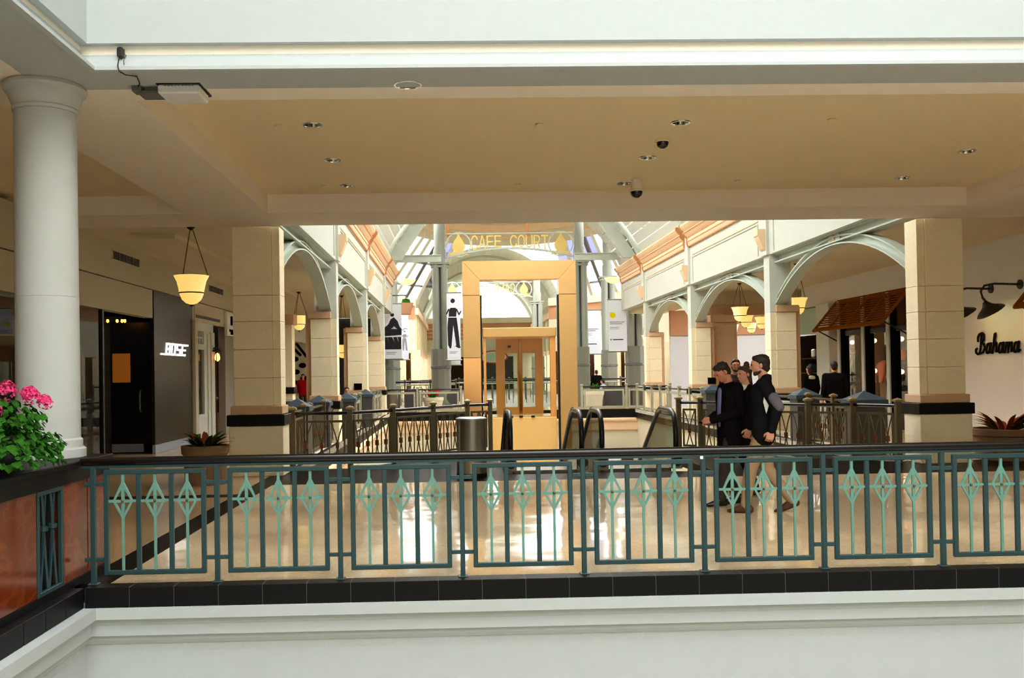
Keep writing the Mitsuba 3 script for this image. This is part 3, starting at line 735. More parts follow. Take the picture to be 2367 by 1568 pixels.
# ---- escalators going down from the gallery
def escalator(x0, x1, y0, label):
    t = thing('escalator', label, 'escalator')
    L = 9.0; sl = math.tan(math.radians(30))
    land = 1.2
    def zz(y): return 0.0 if y < y0 + land else -(y - y0 - land) * sl
    for x in (x0, x1):
        ys = np.linspace(y0 + 0.10, y0 + L, 40)
        path = [(x, y0 + 0.30, 0.16), (x, y0 + 0.02, 0.22), (x, y0 - 0.08, 0.36), (x, y0 - 0.10, 0.56), (x, y0 - 0.06, 0.78), (x, y0 + 0.06, 0.93), (x, y0 + 0.22, 0.99), (x, y0 + 0.4, 1.0)] + [(x, y, 1.0 + zz(y)) for y in np.linspace(y0 + 0.6, y0 + L, 34)]
        b = put(t + '__handrail', tube(path, 0.045, 8, up=(1, 0, 0.01)), M_rubber, smooth=True)
        glass = Polygon([(y0 + 0.05, 0.14), (y0 - 0.03, 0.4), (y0 - 0.0, 0.75), (y0 + 0.12, 0.9), (y0 + 0.4, 0.95), (y0 + land, 0.95), (y0 + L, 0.95 + zz(y0 + L)), (y0 + L, 0.12 + zz(y0 + L)), (y0 + land, 0.12)])
        put(t + '__balustrade_glass', prism(glass, 0.012, 'yz', x - 0.006), M_ggreen)
        put(t + '__skirt', cat([prism([(y0 - 0.02, 0.0), (y0 - 0.02, 0.16), (y0 + land, 0.16), (y0 + L, 0.16 + zz(y0 + L)), (y0 + L, -0.6 + zz(y0 + L)), (y0 + land, -0.6), (y0 + 0.6, -0.6), (y0 + 0.6, 0)], 0.14, 'yz', x - 0.07)]), M_ss)
        put(t + '__newel_boot', cat([cbox(x - 0.1, x + 0.1, y0 - 0.16, y0 + 0.1, 0.0, 0.22, 0.02)]), M_ss)
        put(t + '__newel_eye', xf(lathe([(0, 0), (0.09, 0), (0.09, 0.03), (0, 0.03)], 14), rx(PI / 2), (x, y0 - 0.16, 0.14)), M_rubber)
    put(t + '__landing_plate', box(x0 + 0.07, x1 - 0.07, y0, y0 + land, -0.05, 0.006), M_ss)
    for i in range(16):
        y = y0 + land + 0.4 * i; z = -0.2 * 1.155 * i - 0.05
        put(t + '__step', box(x0 + 0.08, x1 - 0.08, y, y + 0.42, z - 0.23, z), M_steeld)
    return t
escalator(0.92, 2.15, 16.45, 'left escalator going down in front of the gold lift, with black handrails and glass sides')
escalator(2.50, 3.78, 16.45, 'right escalator going down, just left of the two men, with black handrails and glass sides')


# ---- olive metal railings round the opening
def x_panel(t, p, q, z0=0.10, z1=0.86, n=0, m=None, mc=None, part='panel', detail=True):
    """One framed panel from p to q (xy) with n crossed bows and copper squares."""
    m = m or M_olive; mc = mc or M_copper
    p = np.array([*p, 0.0]); q = np.array([*q, 0.0]); d = (q - p); L = np.linalg.norm(d); d /= L
    at = lambda u, z: p + d * u + np.array([0, 0, z])
    fw2 = 0.03 if detail else 0.085
    fr = [bar(at(0, z), at(L, z), 0.03, fw2 + .01) for z in (z0, z1)] + [bar(at(u, z0), at(u, z1), 0.03, fw2, up=d) for u in (fw2 / 2, L - fw2 / 2)]
    k = put(t + '__' + part, cat(fr), m)
    if not detail: return k
    n = max(1, round(L / 0.26)); cw = L / n
    for i in range(1, n):
        put(k + '__bar', bar(at(cw * i, z0), at(cw * i, z1), 0.016, 0.016, up=d), m)
    for i in range(n):
        c = cw * (i + 0.5); pr_ = []
        for s in (-1, 1):
            zs = np.linspace(z0, z1, 9); zm = z0 + (z1 - z0) * 0.42
            us = [c + s * cw * 0.42 * (abs(z - zm) / (z1 - zm)) ** 1.5 for z in zs]
            pr_.append(tube([at(u, z) for u, z in zip(us, zs)], 0.012, 5))
        put(k + '__bow', cat(pr_), m)
        put(k + '__copper_square', bar(at(c - 0.03, zm), at(c + 0.03, zm), 0.04, 0.10), mc)
    return k
def railing(posts, label, m=None, mc=None, n=4, detail=True, pw=0.095, part='panel', skip=(), hz=1.04):
    t = thing('metal_railing', label, 'railing')
    m = m or M_olive
    for x, y in posts:
        k = put(t + '__post', box(x - pw / 2, x + pw / 2, y - pw / 2, y + pw / 2, 0, hz + 0.04), m)
        put(k + '__post_cap', cat([pyramid(x - pw * .75, x + pw * .75, y - pw * .75, y + pw * .75, hz + 0.075, hz + 0.11), box(x - pw * .75, x + pw * .75, y - pw * .75, y + pw * .75, hz + 0.04, hz + 0.075)]), M_cap if m == M_olive else m)
    for i, (a, b) in enumerate(zip(posts[:-1], posts[1:])):
        if i in skip: continue
        a3, b3 = np.array([*a, hz - 0.03]), np.array([*b, hz - 0.03])
        put(t + '__handrail', tube([a3, b3], 0.032, 8), M_rail, smooth=40)
        d = (b3 - a3)[:2]; L = np.linalg.norm(d); d /= L
        x_panel(t, np.array(a) + d * 0.09, np.array(b) - d * 0.09, n=n, m=m, mc=mc, part=part, detail=detail)
    return t
railing([(-3.0, 17.55), (-1.95, 17.50), (-1.22, 18.42), (-0.47, 19.52), (0.24, 20.56), (0.74, 20.88)], 'olive railing with bowed bars and copper squares behind the steel waste bin', n=4)
railing([(4.72, 20.12), (5.12, 19.88), (6.60, 17.72), (7.32, 17.42), (7.76, 16.55)], 'olive railing with bowed bars and copper squares behind the two men', n=4)
railing([(-3.75, 42.45), (-1.72, 42.45), (0.22, 42.45)], 'pale far railing across the end of the opening, left of the lift', m=M_olivel, detail=False)
railing([(5.62, 42.45), (7.62, 42.45), (9.6, 42.45)], 'pale far railing across the end of the opening, right of the lift', m=M_olivel, detail=False)
for X_, segs, sd in ((-3.12, ((17.75, 19.5), (20.3, 22.5), (23.3, 25.6), (26.4, 31.0), (31.8, 42.2)), 'left'), (8.06, ((18.7, 21.6), (22.4, 28.6), (29.4, 42.2)), 'right')):
    for i, (a, b) in enumerate(segs):
        n_ = max(1, round((b - a) / 1.6)); far_ = b > 26
        railing([(X_, y) for y in np.linspace(a, b, n_ + 1)], f'metal railing along the {sd} side of the opening, {["nearest", "second", "third", "fourth", "farthest"][i] if sd == "left" else ["nearest", "middle", "farthest"][i]} stretch', m=M_olivel if far_ else M_olive, detail=not far_)
def terrace_rail(xs, y, label):
    t = thing('terrace_railing', label, 'railing')
    for x in xs:
        put(t + '__post', cat([box(x - .04, x + .04, y - .04, y + .04, 0, 1.34), lathe([(0, 1.34), (.06, 1.36), (.06, 1.42), (0, 1.44)], 8, (x, y, 0))]), M_olive)
    for z, rr in ((1.30, 0.05), (1.14, 0.03)):
        put(t + '__rail', tube([(xs[0], y, z), (xs[-1], y, z)], rr, 8), M_rail if z > 1.2 else M_olivel)
    put(t + '__panel', cat([bar((a + 0.3, y, 0.1), (a + 0.3, y, 1.1), 0.03, 0.03, up=(1, 0, 0)) for a in np.arange(xs[0], xs[-1] - 0.3, 0.35)]), M_olive)
terrace_rail(np.arange(-5.2, 0.2, 1.3), 48.5, 'dark railing of the cafe terrace behind the left far railing')
terrace_rail(np.arange(-5.9, 0.6, 1.6), 56.0, 'second dark railing of the cafe terrace, farther back at left')
terrace_rail(np.arange(6.3, 10.0, 1.2), 50.0, 'dark railing of the cafe terrace behind the right far railing')
terrace_rail(np.arange(0.6, 6.0, 0.9), 50.0, 'dark cafe terrace railing seen through the lift car')
terrace_rail(np.arange(0.2, 6.6, 1.05), 60.0, 'farther cafe terrace railing seen through the lift car')

# ---- capped stone piers along the opening
for x, y, w2, n in ((-3.30, 19.9, 0.29, 'nearest of the left row, right of the near pillar'), (-3.28, 22.9, 0.29, 'second of the left row'), (-2.98, 26.0, 0.28, 'third of the left row, before the seated man'), (-2.98, 31.4, 0.28, 'farthest of the left row'),
                    (7.92, 18.3, 0.33, 'nearest of the right row, left of the near pillar'), (8.12, 22.0, 0.30, 'middle of the right row, right of the two men'), (7.85, 29.0, 0.30, 'farthest of the right row, behind the bowed man')):
    t = thing('capped_pier', f'slate-capped dark stone pier, {n}', 'pier')
    put(t + '__body', box(x - w2 * .86, x + w2 * .86, y - w2 * .86, y + w2 * .86, 0, 0.98), M_slated)
    put(t + '__cap_slab', cat([box(x - w2, x + w2, y - w2, y + w2, 0.98, 1.07)]), M_slate)
    put(t + '__cap', cat([pyramid(x - w2 * .96, x + w2 * .96, y - w2 * .96, y + w2 * .96, 1.07, 1.24)]), M_slate)

# ---- banners hung from the columns
def banner(x0, x1, y, z0, z1, label, prints=(), group=None):
    t = thing('banner', label, 'banner', group)
    put(t + '__sheet', box(x0, x1, y, y + 0.02, z0, z1), M_banner)
    for z in (z0, z1): put(t + '__rod', tube([(x0 - 0.06, y + 0.01, z), (x1 + 0.06, y + 0.01, z)], 0.03, 8), M_ss)
    for nm, poly, mm in prints:
        put(t + '__' + nm, prism(poly, 0.004, 'xz', y - 0.004), mm)
    return t
def U(*ps): return unary_union(ps).buffer(0)
def standing(cx, zb, h):
    P = lambda pts: Polygon([(cx + a * h, zb + b * h) for a, b in pts])
    dark = U(P([(-0.10, 0.60), (0.07, 0.60), (0.10, 0.35), (0.13, 0.03), (0.055, 0.03), (0.0, 0.45), (-0.04, 0.03), (-0.11, 0.03), (-0.12, 0.4)]), P([(-0.09, 0.62), (0.06, 0.62), (0.075, 0.75), (0.05, 0.80), (-0.05, 0.80), (-0.085, 0.75)]), P([(0.02, 0.03), (0.13, 0.03), (0.145, -0.01), (0.10, -0.02)]), P([(-0.10, 0.03), (-0.04, 0.03), (-0.05, -0.02), (-0.08, -0.02)]), Point(cx - 0.005 * h, zb + 0.94 * h).buffer(0.045 * h), LineString([(cx - 0.09 * h, zb + 0.77 * h), (cx - 0.13 * h, zb + 0.68 * h), (cx - 0.1 * h, zb + 0.74 * h)]).buffer(0.012 * h), LineString([(cx + 0.07 * h, zb + 0.77 * h), (cx + 0.12 * h, zb + 0.66 * h), (cx + 0.16 * h, zb + 0.73 * h)]).buffer(0.012 * h))
    return dark
def lines(x0, x1, z, k, h=0.03, gap=0.07): return unary_union([sbox(x0, z - i * gap, x1 - (i % 2) * 0.15 * (x1 - x0), z - i * gap + h) for i in range(k)])
kx, kz = 46.15 / 44.6, lambda z: 1.7 + (z - 1.7) * 46.15 / 44.6
def bs(g): return affinity.affine_transform(g, [kx, 0, 0, kx, 0, 1.7 - 1.7 * kx])
banner(-3.32 * kx, -2.50 * kx, 46.15, kz(2.42), kz(5.02), 'white banner printed with a dark seated figure, left of the court', [
    ('figure', bs(U(Polygon([(-3.3, 3.9), (-3.12, 4.05), (-3.0, 4.3), (-2.85, 4.38), (-2.68, 4.2), (-2.6, 3.95), (-2.52, 3.85), (-2.50, 3.84), (-2.50, 3.55), (-3.32, 3.5), (-3.32, 3.86)]), Point(-2.93, 4.5).buffer(0.09))), M_print),
    ('bench', bs(sbox(-3.32, 2.88, -2.53, 3.46)), M_print), ('highlight', bs(U(*[Polygon([(x, 3.46), (x + 0.12, 3.2), (x + 0.06, 3.44)]) for x in (-3.2, -2.95, -2.75)], Polygon([(-3.0, 3.83), (-2.85, 3.96), (-2.7, 3.83)]))), M_banner), ('caption', bs(lines(-3.22, -2.75, 2.72, 2)), M_printg)])
banner(-3.1, -2.42, 49.5, 2.46, 4.95, 'white banner with a small walking figure, half hidden behind the seated figure banner', [
    ('figure', U(standing(-2.62, 2.95, 1.05)), M_printg), ('script', LineString([(-2.98, 3.98), (-2.8, 4.08), (-2.72, 4.0), (-2.6, 4.1), (-2.48, 4.05)]).buffer(0.02), M_printg)])
banner(-0.38, 0.26, 45.2, 2.35, 5.55, 'tall white banner with a dark standing figure in trousers, left of the lift', [('figure', standing(-0.08, 2.95, 2.35), M_print), ('caption', lines(-0.28, 0.1, 2.72, 2), M_printg), ('belt', sbox(-0.3, 4.36, 0.08, 4.40), M_banner)])
banner(-0.29, 0.25, 46.6, 2.12, 2.88, 'small white banner below the standing figure banner', [('caption', lines(-0.2, 0.15, 2.45, 2), M_printg)])
for x0, x1, y, z0, z1, l in ((7.46, 8.36, 46.1, 2.64, 5.18, 'right-hand white banner with a yellow dot'), (6.45, 7.62, 49.5, 2.60, 4.90, 'left-hand white banner with a yellow dot, partly behind a column')):
    w2 = x1 - x0; H = z1 - z0
    banner(x0, x1, y, z0, z1, l, [('dot', Point(x0 + w2 * 0.24, z0 + H * 0.70).buffer(w2 * 0.16), M_yellow), ('heading', lines(x0 + 0.08 * w2, x0 + 0.88 * w2, z0 + H * 0.56, 2, 0.045, 0.09), M_printg), ('small_print', lines(x0 + 0.08 * w2, x0 + 0.6 * w2, z0 + H * 0.47, 3, 0.018, 0.05), M_printg), ('emblem', U(Point(x0 + 0.13 * w2, z0 + H * 0.23).buffer(0.035), sbox(x0 + 0.24 * w2, z0 + H * 0.22, x0 + 0.8 * w2, z0 + H * 0.24)), M_print)])

# ---- bins, pots and seats by the far railing
def bin_(x, y, r, h, label, m=None):
    t = thing('waste_bin', label, 'trash can')
    put(t + '__body', lathe([(0, 0), (r, 0), (r, h - 0.06), (r * 0.98, h - 0.05), (0, h - 0.05)], 32, (x, y, 0)), m or M_ss, smooth=40)
    put(t + '__lid', lathe([(0, h - 0.02), (r * 0.8, h - 0.015), (r * 1.04, h - 0.035), (r * 1.04, h - 0.055), (r * 0.9, h - 0.06)], 32, (x, y, 0)), M_lid, smooth=40)
    put(t + '__base_ring', lathe([(r * 1.02, 0), (r * 1.02, 0.07), (r, 0.07)], 32, (x, y, 0)), M_rubber)
bin_(0.24, 15.65, 0.245, 1.0, 'brushed steel waste bin with a pale lid standing before the olive railing')
bin_(8.5, 44.3, 0.44, 1.0, 'broad steel waste bin behind the right far railing')
bin_(-3.0, 44.2, 0.40, 1.0, 'broad steel waste bin behind the left far railing')
bin_(-4.95, 28.9, 0.3, 1.0, 'steel waste bin in the left corridor behind the red-shirted person')
one('stone_block', cbox(9.02, 9.8, 44.1, 44.8, 0, 1.0, 0.02), M_pot, 'pale square stone block right of the bin behind the right far railing', 'block')
one('dark_counter', cbox(-2.35, -1.72, 44.2, 44.8, 0, 0.98, 0.02), M_slated, 'dark square bin cabinet right of the bin behind the left far railing', 'cabinet')
one('dark_counter', cbox(6.85, 7.8, 43.9, 44.4, 0, 0.95, 0.02), M_slated, 'dark cabinet between the cream pot and the steel bin behind the right far railing', 'cabinet')
def cream_pot(x, y, r, h, label, flowers=None):
    t = thing('cream_planter', label, 'planter')
    put(t + '__pot', lathe([(0, 0), (r * 0.72, 0), (r * 0.78, 0.1), (r * 0.92, h * 0.7), (r * 0.94, h * 0.72), (r, h * 0.8), (r, h), (r * 0.86, h), (r * 0.84, h - 0.08), (0, h - 0.08)], 24, (x, y, 0)), M_pot, smooth=30)
    rng = np.random.default_rng(int(abs(x * 100)))
    lv = []
    for i in range(26):
        a = rng.uniform(0, 2 * PI); rr = rng.uniform(0.1, r * 0.95); hh = rng.uniform(0.15, 0.42)
        c, s = math.cos(a), math.sin(a)
        b = np.array([x + c * rr * .3, y + s * rr * .3, h - 0.06])
        tip = b + np.array([c * rr, s * rr, hh]); mid2 = (b + tip) / 2 + np.array([0, 0, 0.12]); sd = np.array([-s, c, 0]) * 0.05
        lv.append((np.array([b - sd * .4, b + sd * .4, mid2 + sd, mid2 - sd, tip]), np.array([[0, 1, 2], [0, 2, 3], [3, 2, 4]])))
    put(t + '__foliage', cat(lv), M_leaf)
    if flowers:
        put(t + '__flowers', cat([lathe([(0, -.06), (.07, 0), (0, .06)], 6, (x + rng.uniform(-r, r) * .8, y - rng.uniform(0, r) * .6, h + rng.uniform(.1, .35))) for _ in range(14)]), flowers)
cream_pot(6.32, 43.6, 0.48, 0.82, 'round cream planter with a bright green plant behind the right far railing')
cream_pot(-1.05, 43.8, 0.48, 0.62, 'round cream planter with red flowers behind the left far railing', M_redf)
t = thing('round_chair', 'round-backed grey cafe chair right of the cream planter behind the left far railing', 'chair')
put(t + '__backrest', xf(lathe([(0, 0), (0.34, 0.01), (0.34, 0.05), (0, 0.06)], 20), rx(PI / 2), (-0.1, 44.2, 0.62)), M_slated)
put(t + '__seat', lathe([(0, 0.42), (0.26, 0.42), (0.26, 0.47), (0, 0.47)], 16, (-0.1, 44.5, 0)), M_slated)
for sx, sy in ((-1, -1), (1, -1), (-1, 1), (1, 1)):
    put(t + '__leg', bar((-0.1 + sx * .18, 44.5 + sy * .18, 0), (-0.1 + sx * .16, 44.5 + sy * .16, 0.43), 0.03, 0.03, up=(1, 0, 0)), M_steeld)
# hanging basket at the left of the court
t = thing('hanging_basket', 'brown square flower basket hanging left of the court above the banners', 'planter')
put(t + '__box', prism([(-2.68, 4.66), (-2.19, 4.66), (-2.05, 5.22), (-2.78, 5.22)], 0.58, 'xz', 46.7), M_brick)
put(t + '__plant', lathe([(0, 5.2), (0.25, 5.2), (0.2, 5.3), (0.18, 5.4), (0, 5.45)], 9, (-2.4, 47.0, 0)), M_leaf)
put(t + '__bracket', bar((-3.06, 47.0, 5.6), (-2.36, 47.0, 5.6), 0.06, 0.06), M_steeld)
put(t + '__hanger', tube([(-2.4, 47.0, 5.2), (-2.4, 47.0, 5.6)], 0.02, 5), M_steeld)

# ---- cafe tables and chairs of the court
def cafe_set(x, y, i, side, chairs):
    t = thing('cafe_table', f'round dark cafe table behind the {side} far railing, {i}', 'table', 'cafe tables of the court')
    put(t + '__top', lathe([(0, .72), (.42, .72), (.43, .735), (.42, .75), (0, .75)], 18, (x, y, 0)), M_slated)
    put(t + '__stem', lathe([(.04, .03), (.04, .72)], 8, (x, y, 0)), M_steeld)
    put(t + '__base', lathe([(0, 0), (.26, 0), (.24, .03), (0, .04)], 14, (x, y, 0)), M_steeld)
    for a in chairs:
        cx_, cy_ = x + .62 * math.cos(a), y + .62 * math.sin(a)
        c = thing('cafe_chair', f'dark cafe chair {"right" if math.cos(a) > 0 else "left"} of the {side}-side cafe table, {i}', 'chair', 'cafe chairs of the court')
        put(c + '__seat', lathe([(0, .43), (.19, .43), (.2, .45), (.19, .47), (0, .47)], 12, (cx_, cy_, 0)), M_steeld)
        bx_, by_ = cx_ + .19 * math.cos(a), cy_ + .19 * math.sin(a); tx_, ty_ = -math.sin(a) * .18, math.cos(a) * .18
        put(c + '__backrest', tube([(bx_ - tx_, by_ - ty_, .45), (bx_ - tx_ * .95, by_ - ty_ * .95, .82), (bx_, by_, .92), (bx_ + tx_ * .95, by_ + ty_ * .95, .82), (bx_ + tx_, by_ + ty_, .45)], .018, 6), M_steeld)
        for q in range(4):
            b_ = a + PI / 4 + q * PI / 2
            put(c + '__leg', bar((cx_ + .19 * math.cos(b_), cy_ + .19 * math.sin(b_), 0), (cx_ + .15 * math.cos(b_), cy_ + .15 * math.sin(b_), .44), .025, .025, up=(.3, 1, 0)), M_steeld)
for x, y, i, side, ch in ((-4.2, 52.0, 'leftmost of the front row', 'left', (.5, 2.4)), (-2.6, 51.6, 'middle of the front row', 'left', (0, 2.9)), (-1.0, 52.4, 'rightmost of the front row', 'left', (1.0, 4.0)), (-3.4, 58.6, 'in the second row', 'left', (.2, 3.3)), (-1.6, 59.0, 'right end of the second row', 'left', (.8, 3.9)),
                       (7.4, 52.4, 'left one of the front row', 'right', (.6, 3.6)), (9.3, 52.0, 'right one of the front row', 'right', (0, 2.9)), (8.4, 58.5, 'in the second row', 'right', (.4, 3.4))):
    cafe_set(x, y, i, side, ch)
# ================================================================ NEAR RAILING
t = thing('balustrade', 'teal metal balustrade with dark round handrail and diamond ornaments across the front', 'railing')
RY = 8.0
put(t + '__handrail', tube([(-3.12, RY, 1.015), (8.2, RY, 1.015)], 0.036, 16), M_rail, smooth=40)
put(t + '__rail_plate', box(-3.12, 8.2, RY - 0.014, RY + 0.014, 0.962, 0.984), M_teal)
post_ply = mikit.ply(cat([cbox(-0.02, 0.02, RY - 0.02, RY + 0.02, 0, 0.975, 0.004), cbox(-0.04, 0.04, RY - 0.04, RY + 0.04, 0, 0.008, 0.002)]), M_teal)
z0, z1, hw, fw_ = 0.075, 0.945, 0.42, 0.038
fr = [cbox(-hw, hw, RY - 0.018, RY + 0.018, z1 - fw_, z1, 0.004), cbox(-hw, hw, RY - 0.018, RY + 0.018, z0, z0 + fw_, 0.004)]
fr += [cbox(s * (hw - fw_ / 2) - fw_ / 2, s * (hw - fw_ / 2) + fw_ / 2, RY - 0.018, RY + 0.018, z0 + .01, z1 - .01, 0.004) for s in (-1, 1)]
frame_ply = mikit.ply(cat(fr), M_teal)
bar_ply = mikit.ply(cbox(-fw_ / 2, fw_ / 2, RY - 0.016, RY + 0.016, z0 + fw_, z1 - fw_, 0.004), M_teal)
con_ply = mikit.ply(cbox(hw, 0.51 + .09 - 0.02, RY - 0.014, RY + 0.014, -0.016, 0.016, 0.003), M_teal)
# ornament: spade top, open diamond, stem
zc = 0.685
tri = lambda a: Polygon(a)
outer = Polygon([(0, 0.175), (0.018, 0.14), (0.05, 0.075), (0.083, 0.0), (0.052, -0.06), (0.014, -0.13), (0, -0.16), (-0.014, -0.13), (-0.052, -0.06), (-0.083, 0.0), (-0.05, 0.075), (-0.018, 0.14)])
hole = unary_union([Polygon([(s * 0.012, 0.095), (s * 0.012, 0.010), (s * 0.062, 0.010), (s * 0.036, 0.062)]) for s in (-1, 1)] + [Polygon([(s * 0.012, -0.012), (s * 0.058, -0.012), (s * 0.036, -0.055), (s * 0.012, -0.098)]) for s in (-1, 1)])
orn = unary_union([outer.difference(hole), sbox(-0.011, 0.13, 0.011, z1 - fw_ - zc), sbox(-0.01, z0 + fw_ - zc, 0.01, -0.13), sbox(-0.117, -0.010, 0.117, 0.010)])
v_, f_ = prism(orn, 0.018, 'xz', RY - 0.009)
orn_ply = mikit.ply((v_ + [0, 0, zc], f_), M_tealL)
boss_ply = mikit.ply(lathe([(0, -.012), (.009, -.008), (.012, 0), (.009, .008), (0, .012)], 10, (0, RY - 0.014, zc)), M_brass, smooth=True)
xs = [-3.025 + 1.02 * k for k in range(11)]
for k, x in enumerate(xs):
    put(t + '__post', post_ply, None, **move(x))
    p = put(t + '__panel', frame_ply, None, **move(x + 0.51))
    for u in (-0.135, 0.135):
        put(p + '__bar', bar_ply, None, **move(x + 0.51 + u))
    for u in (-0.265, 0.0, 0.265):
        put(p + '__ornament', orn_ply, None, **move(x + 0.51 + u))
        put(p + '__boss', boss_ply, None, **move(x + 0.51 + u))
    for z in (0.205, 0.83):
        put(p + '__connector', con_ply, None, to_world=T().translate([x + 0.51 - 0.0, 0, z]))
        put(p + '__connector', con_ply, None, to_world=T().translate([x + 0.51, 0, z]) @ T().scale([-1, 1, 1]))
one('label_plate', cat([cbox(2.045, 2.072, RY - 0.026, RY - 0.0205, 0.945, 0.972, 0.002), box(2.055, 2.062, RY - 0.0265, RY - 0.026, 0.955, 0.962)]), M_plastic, 'tiny white square sticker on a teal post left of the two men', 'sticker')

# ================================================================ THE CORNER PIER, ITS COLUMN, THE FLOWER BOWL
t = thing('marble_parapet', 'orange marble parapet with dark coping and a teal insert at the left edge', 'parapet')
px0, px1 = -3.98, -3.16
put(t + '__coping', cat([cbox(px0 - 0.03, px1 + 0.05, 3.0, 8.72, 0.985, 1.03, 0.008), cbox(px0, px1 + 0.02, 3.02, 8.70, 0.86, 0.985, 0.005)]), M_black)
put(t + '__plinth', box(px0, px1 + 0.01, 3.02, 8.70, 0.0, 0.06), M_black)
for a, b in ((3.05, 5.9), (5.92, 7.235), (7.74, 8.22), (8.235, 8.68)):
    put(t + '__marble_slab', cbox(px0 + 0.01, px1, a, b, 0.06, 0.86, 0.004), M_marble)
put(t + '__core', box(px0 + 0.02, px1 - 0.09, 7.2, 7.8, 0.06, 0.86), M_blackm)
ins = put(t + '__metal_insert', cat([cbox(px1 - 0.03, px1 + 0.004, 7.25, 7.725, z, z + .04, .004) for z in (0.05, 0.82)] + [cbox(px1 - 0.03, px1 + 0.004, y, y + .04, 0.05, 0.86, .004) for y in (7.25, 7.685)]), M_teal)
plabel(ins, 'teal metal frame insert')
for y in (7.40, 7.56):
    zs = np.linspace(0.09, 0.82, 15)
    put(ins + '__bowed_bar', cat([tube([(px1 - 0.02, y + s * 0.055 * abs((z - 0.56) / 0.40) ** 1.3, z) for z in zs], 0.014, 6) for s in (-1, 1)]), M_tealD)
    put(ins + '__boss', lathe([(0, -.03), (.035, -.015), (.035, .015), (0, .03)], 10, (px1 - 0.02, y, 0.56)), M_teal)
t = thing('round_column', 'tall round white column with moulded capital on the marble parapet at left', 'column')
cx, cy = -3.555, 8.4
put(t + '__base', cat([lathe([(0, 1.03), (0.305, 1.03), (0.305, 1.10), (0.285, 1.115), (0, 1.115)], 48, (cx, cy, 0)), lathe([(0, 1.115), (0.278, 1.115), (0.278, 1.18), (0.262, 1.195), (0, 1.195)], 48, (cx, cy, 0))]), M_column, smooth=40)
for a, b in ((1.195, 2.42), (2.4215, 4.03)):
    put(t + '__shaft', lathe([(0.262 - (a - 1.195) * .003, a), (0.262 - (b - 1.195) * .003, b)], 48, (cx, cy, 0)), M_column, smooth=True)
put(t + '__capital', lathe([(0.24, 4.03), (0.268, 4.035), (0.272, 4.06), (0.262, 4.075), (0.275, 4.10), (0.30, 4.16), (0.31, 4.20), (0.335, 4.21), (0.345, 4.235), (0.335, 4.265), (0.32, 4.28), (0, 4.28)], 48, (cx, cy, 0)), M_column, smooth=30)

rng = np.random.default_rng(5)
t = thing('flower_bowl', 'dark bowl of pink geraniums with green leaves on the parapet at the left edge', 'planter')
bx, by, bz = -3.44, 6.92, 1.03
put(t + '__bowl', lathe([(0, 0), (0.16, 0), (0.17, 0.02), (0.26, 0.09), (0.345, 0.20), (0.375, 0.275), (0.36, 0.285), (0.33, 0.24), (0, 0.22)], 36, (bx, by, bz)), M_bowl, smooth=30)
lv = []; stems = []
for i in range(1500):
    a = rng.uniform(0, 2 * PI); q = rng.uniform(0, 1)
    r_ = 0.60 * math.sqrt(rng.uniform(0.02, 1)); hmax = 0.56 - 0.62 * r_ * r_ 
    h_ = rng.uniform(0.16, max(0.3, hmax)) - (0.10 if r_ > .48 else 0)
    c = np.array([bx + r_ * math.cos(a) * 0.98, by + r_ * math.sin(a) * .9, bz + h_])
    rad = rng.uniform(0.016, 0.033)
    n = np.array([math.cos(a) * r_ * 1.6, math.sin(a) * r_ * 1.6, 0.55]) + rng.normal(0, .3, 3); n /= np.linalg.norm(n)
    u = np.cross(n, [0.2, 0.3, 1]); u /= np.linalg.norm(u); w_ = np.cross(n, u)
    g = np.arange(9) * 2 * PI / 9 + 0.35
    rim = np.array([c + rad * (1 + 0.14 * (-1) ** j) * (math.cos(x) * u + math.sin(x) * w_) + n * rad * 0.25 for j, x in enumerate(g)])
    lv.append((np.vstack([c[None], rim]), np.array([[0, 1 + j, 1 + (j + 1) % 9] for j in range(9)])))
    if i % 14 == 0: stems.append(tube([(bx + .4 * (c[0] - bx), by + .4 * (c[1] - by), bz + 0.2), tuple(c)], 0.005, 4))
fk = put(t + '__foliage', cat(lv), M_leaf)
labels[fk] = {'label': 'mass of round green geranium leaves', 'kind': 'stuff'}
put(t + '__stems', cat(stems), M_leafd)
for fx_, fy_, fz_, fr_ in ((-3.20, 6.85, 0.66, .085), (-3.32, 6.8, 0.69, .09), (-3.24, 6.72, 0.52, .075), (-3.06, 6.95, 0.61, .065), (-2.98, 6.98, 0.58, .055), (-3.10, 7.0, 0.64, .06), (-3.5, 6.9, 0.66, .08)):
    fl = []
    for i in range(130):
        d = rng.normal(0, 1, 3); d /= np.linalg.norm(d); d[2] = abs(d[2]) if rng.random() < .7 else d[2]
        c = np.array([fx_, fy_, bz + fz_ - 0.07]) + d * fr_ * rng.uniform(.55, 1)
        u = np.cross(d, [0.3, 0.1, 1]); u /= np.linalg.norm(u); w_ = np.cross(d, u); rad = rng.uniform(.010, .016)
        rim = [c + rad * (1 if j % 2 else .55) * (math.cos(j * PI / 5) * u + math.sin(j * PI / 5) * w_) + d * .006 for j in range(10)]
        fl.append((np.vstack([c[None], rim]), np.array([[0, 1 + j, 1 + (j + 1) % 10] for j in range(10)])))
    put(t + '__flower_head', cat(fl), M_pink)

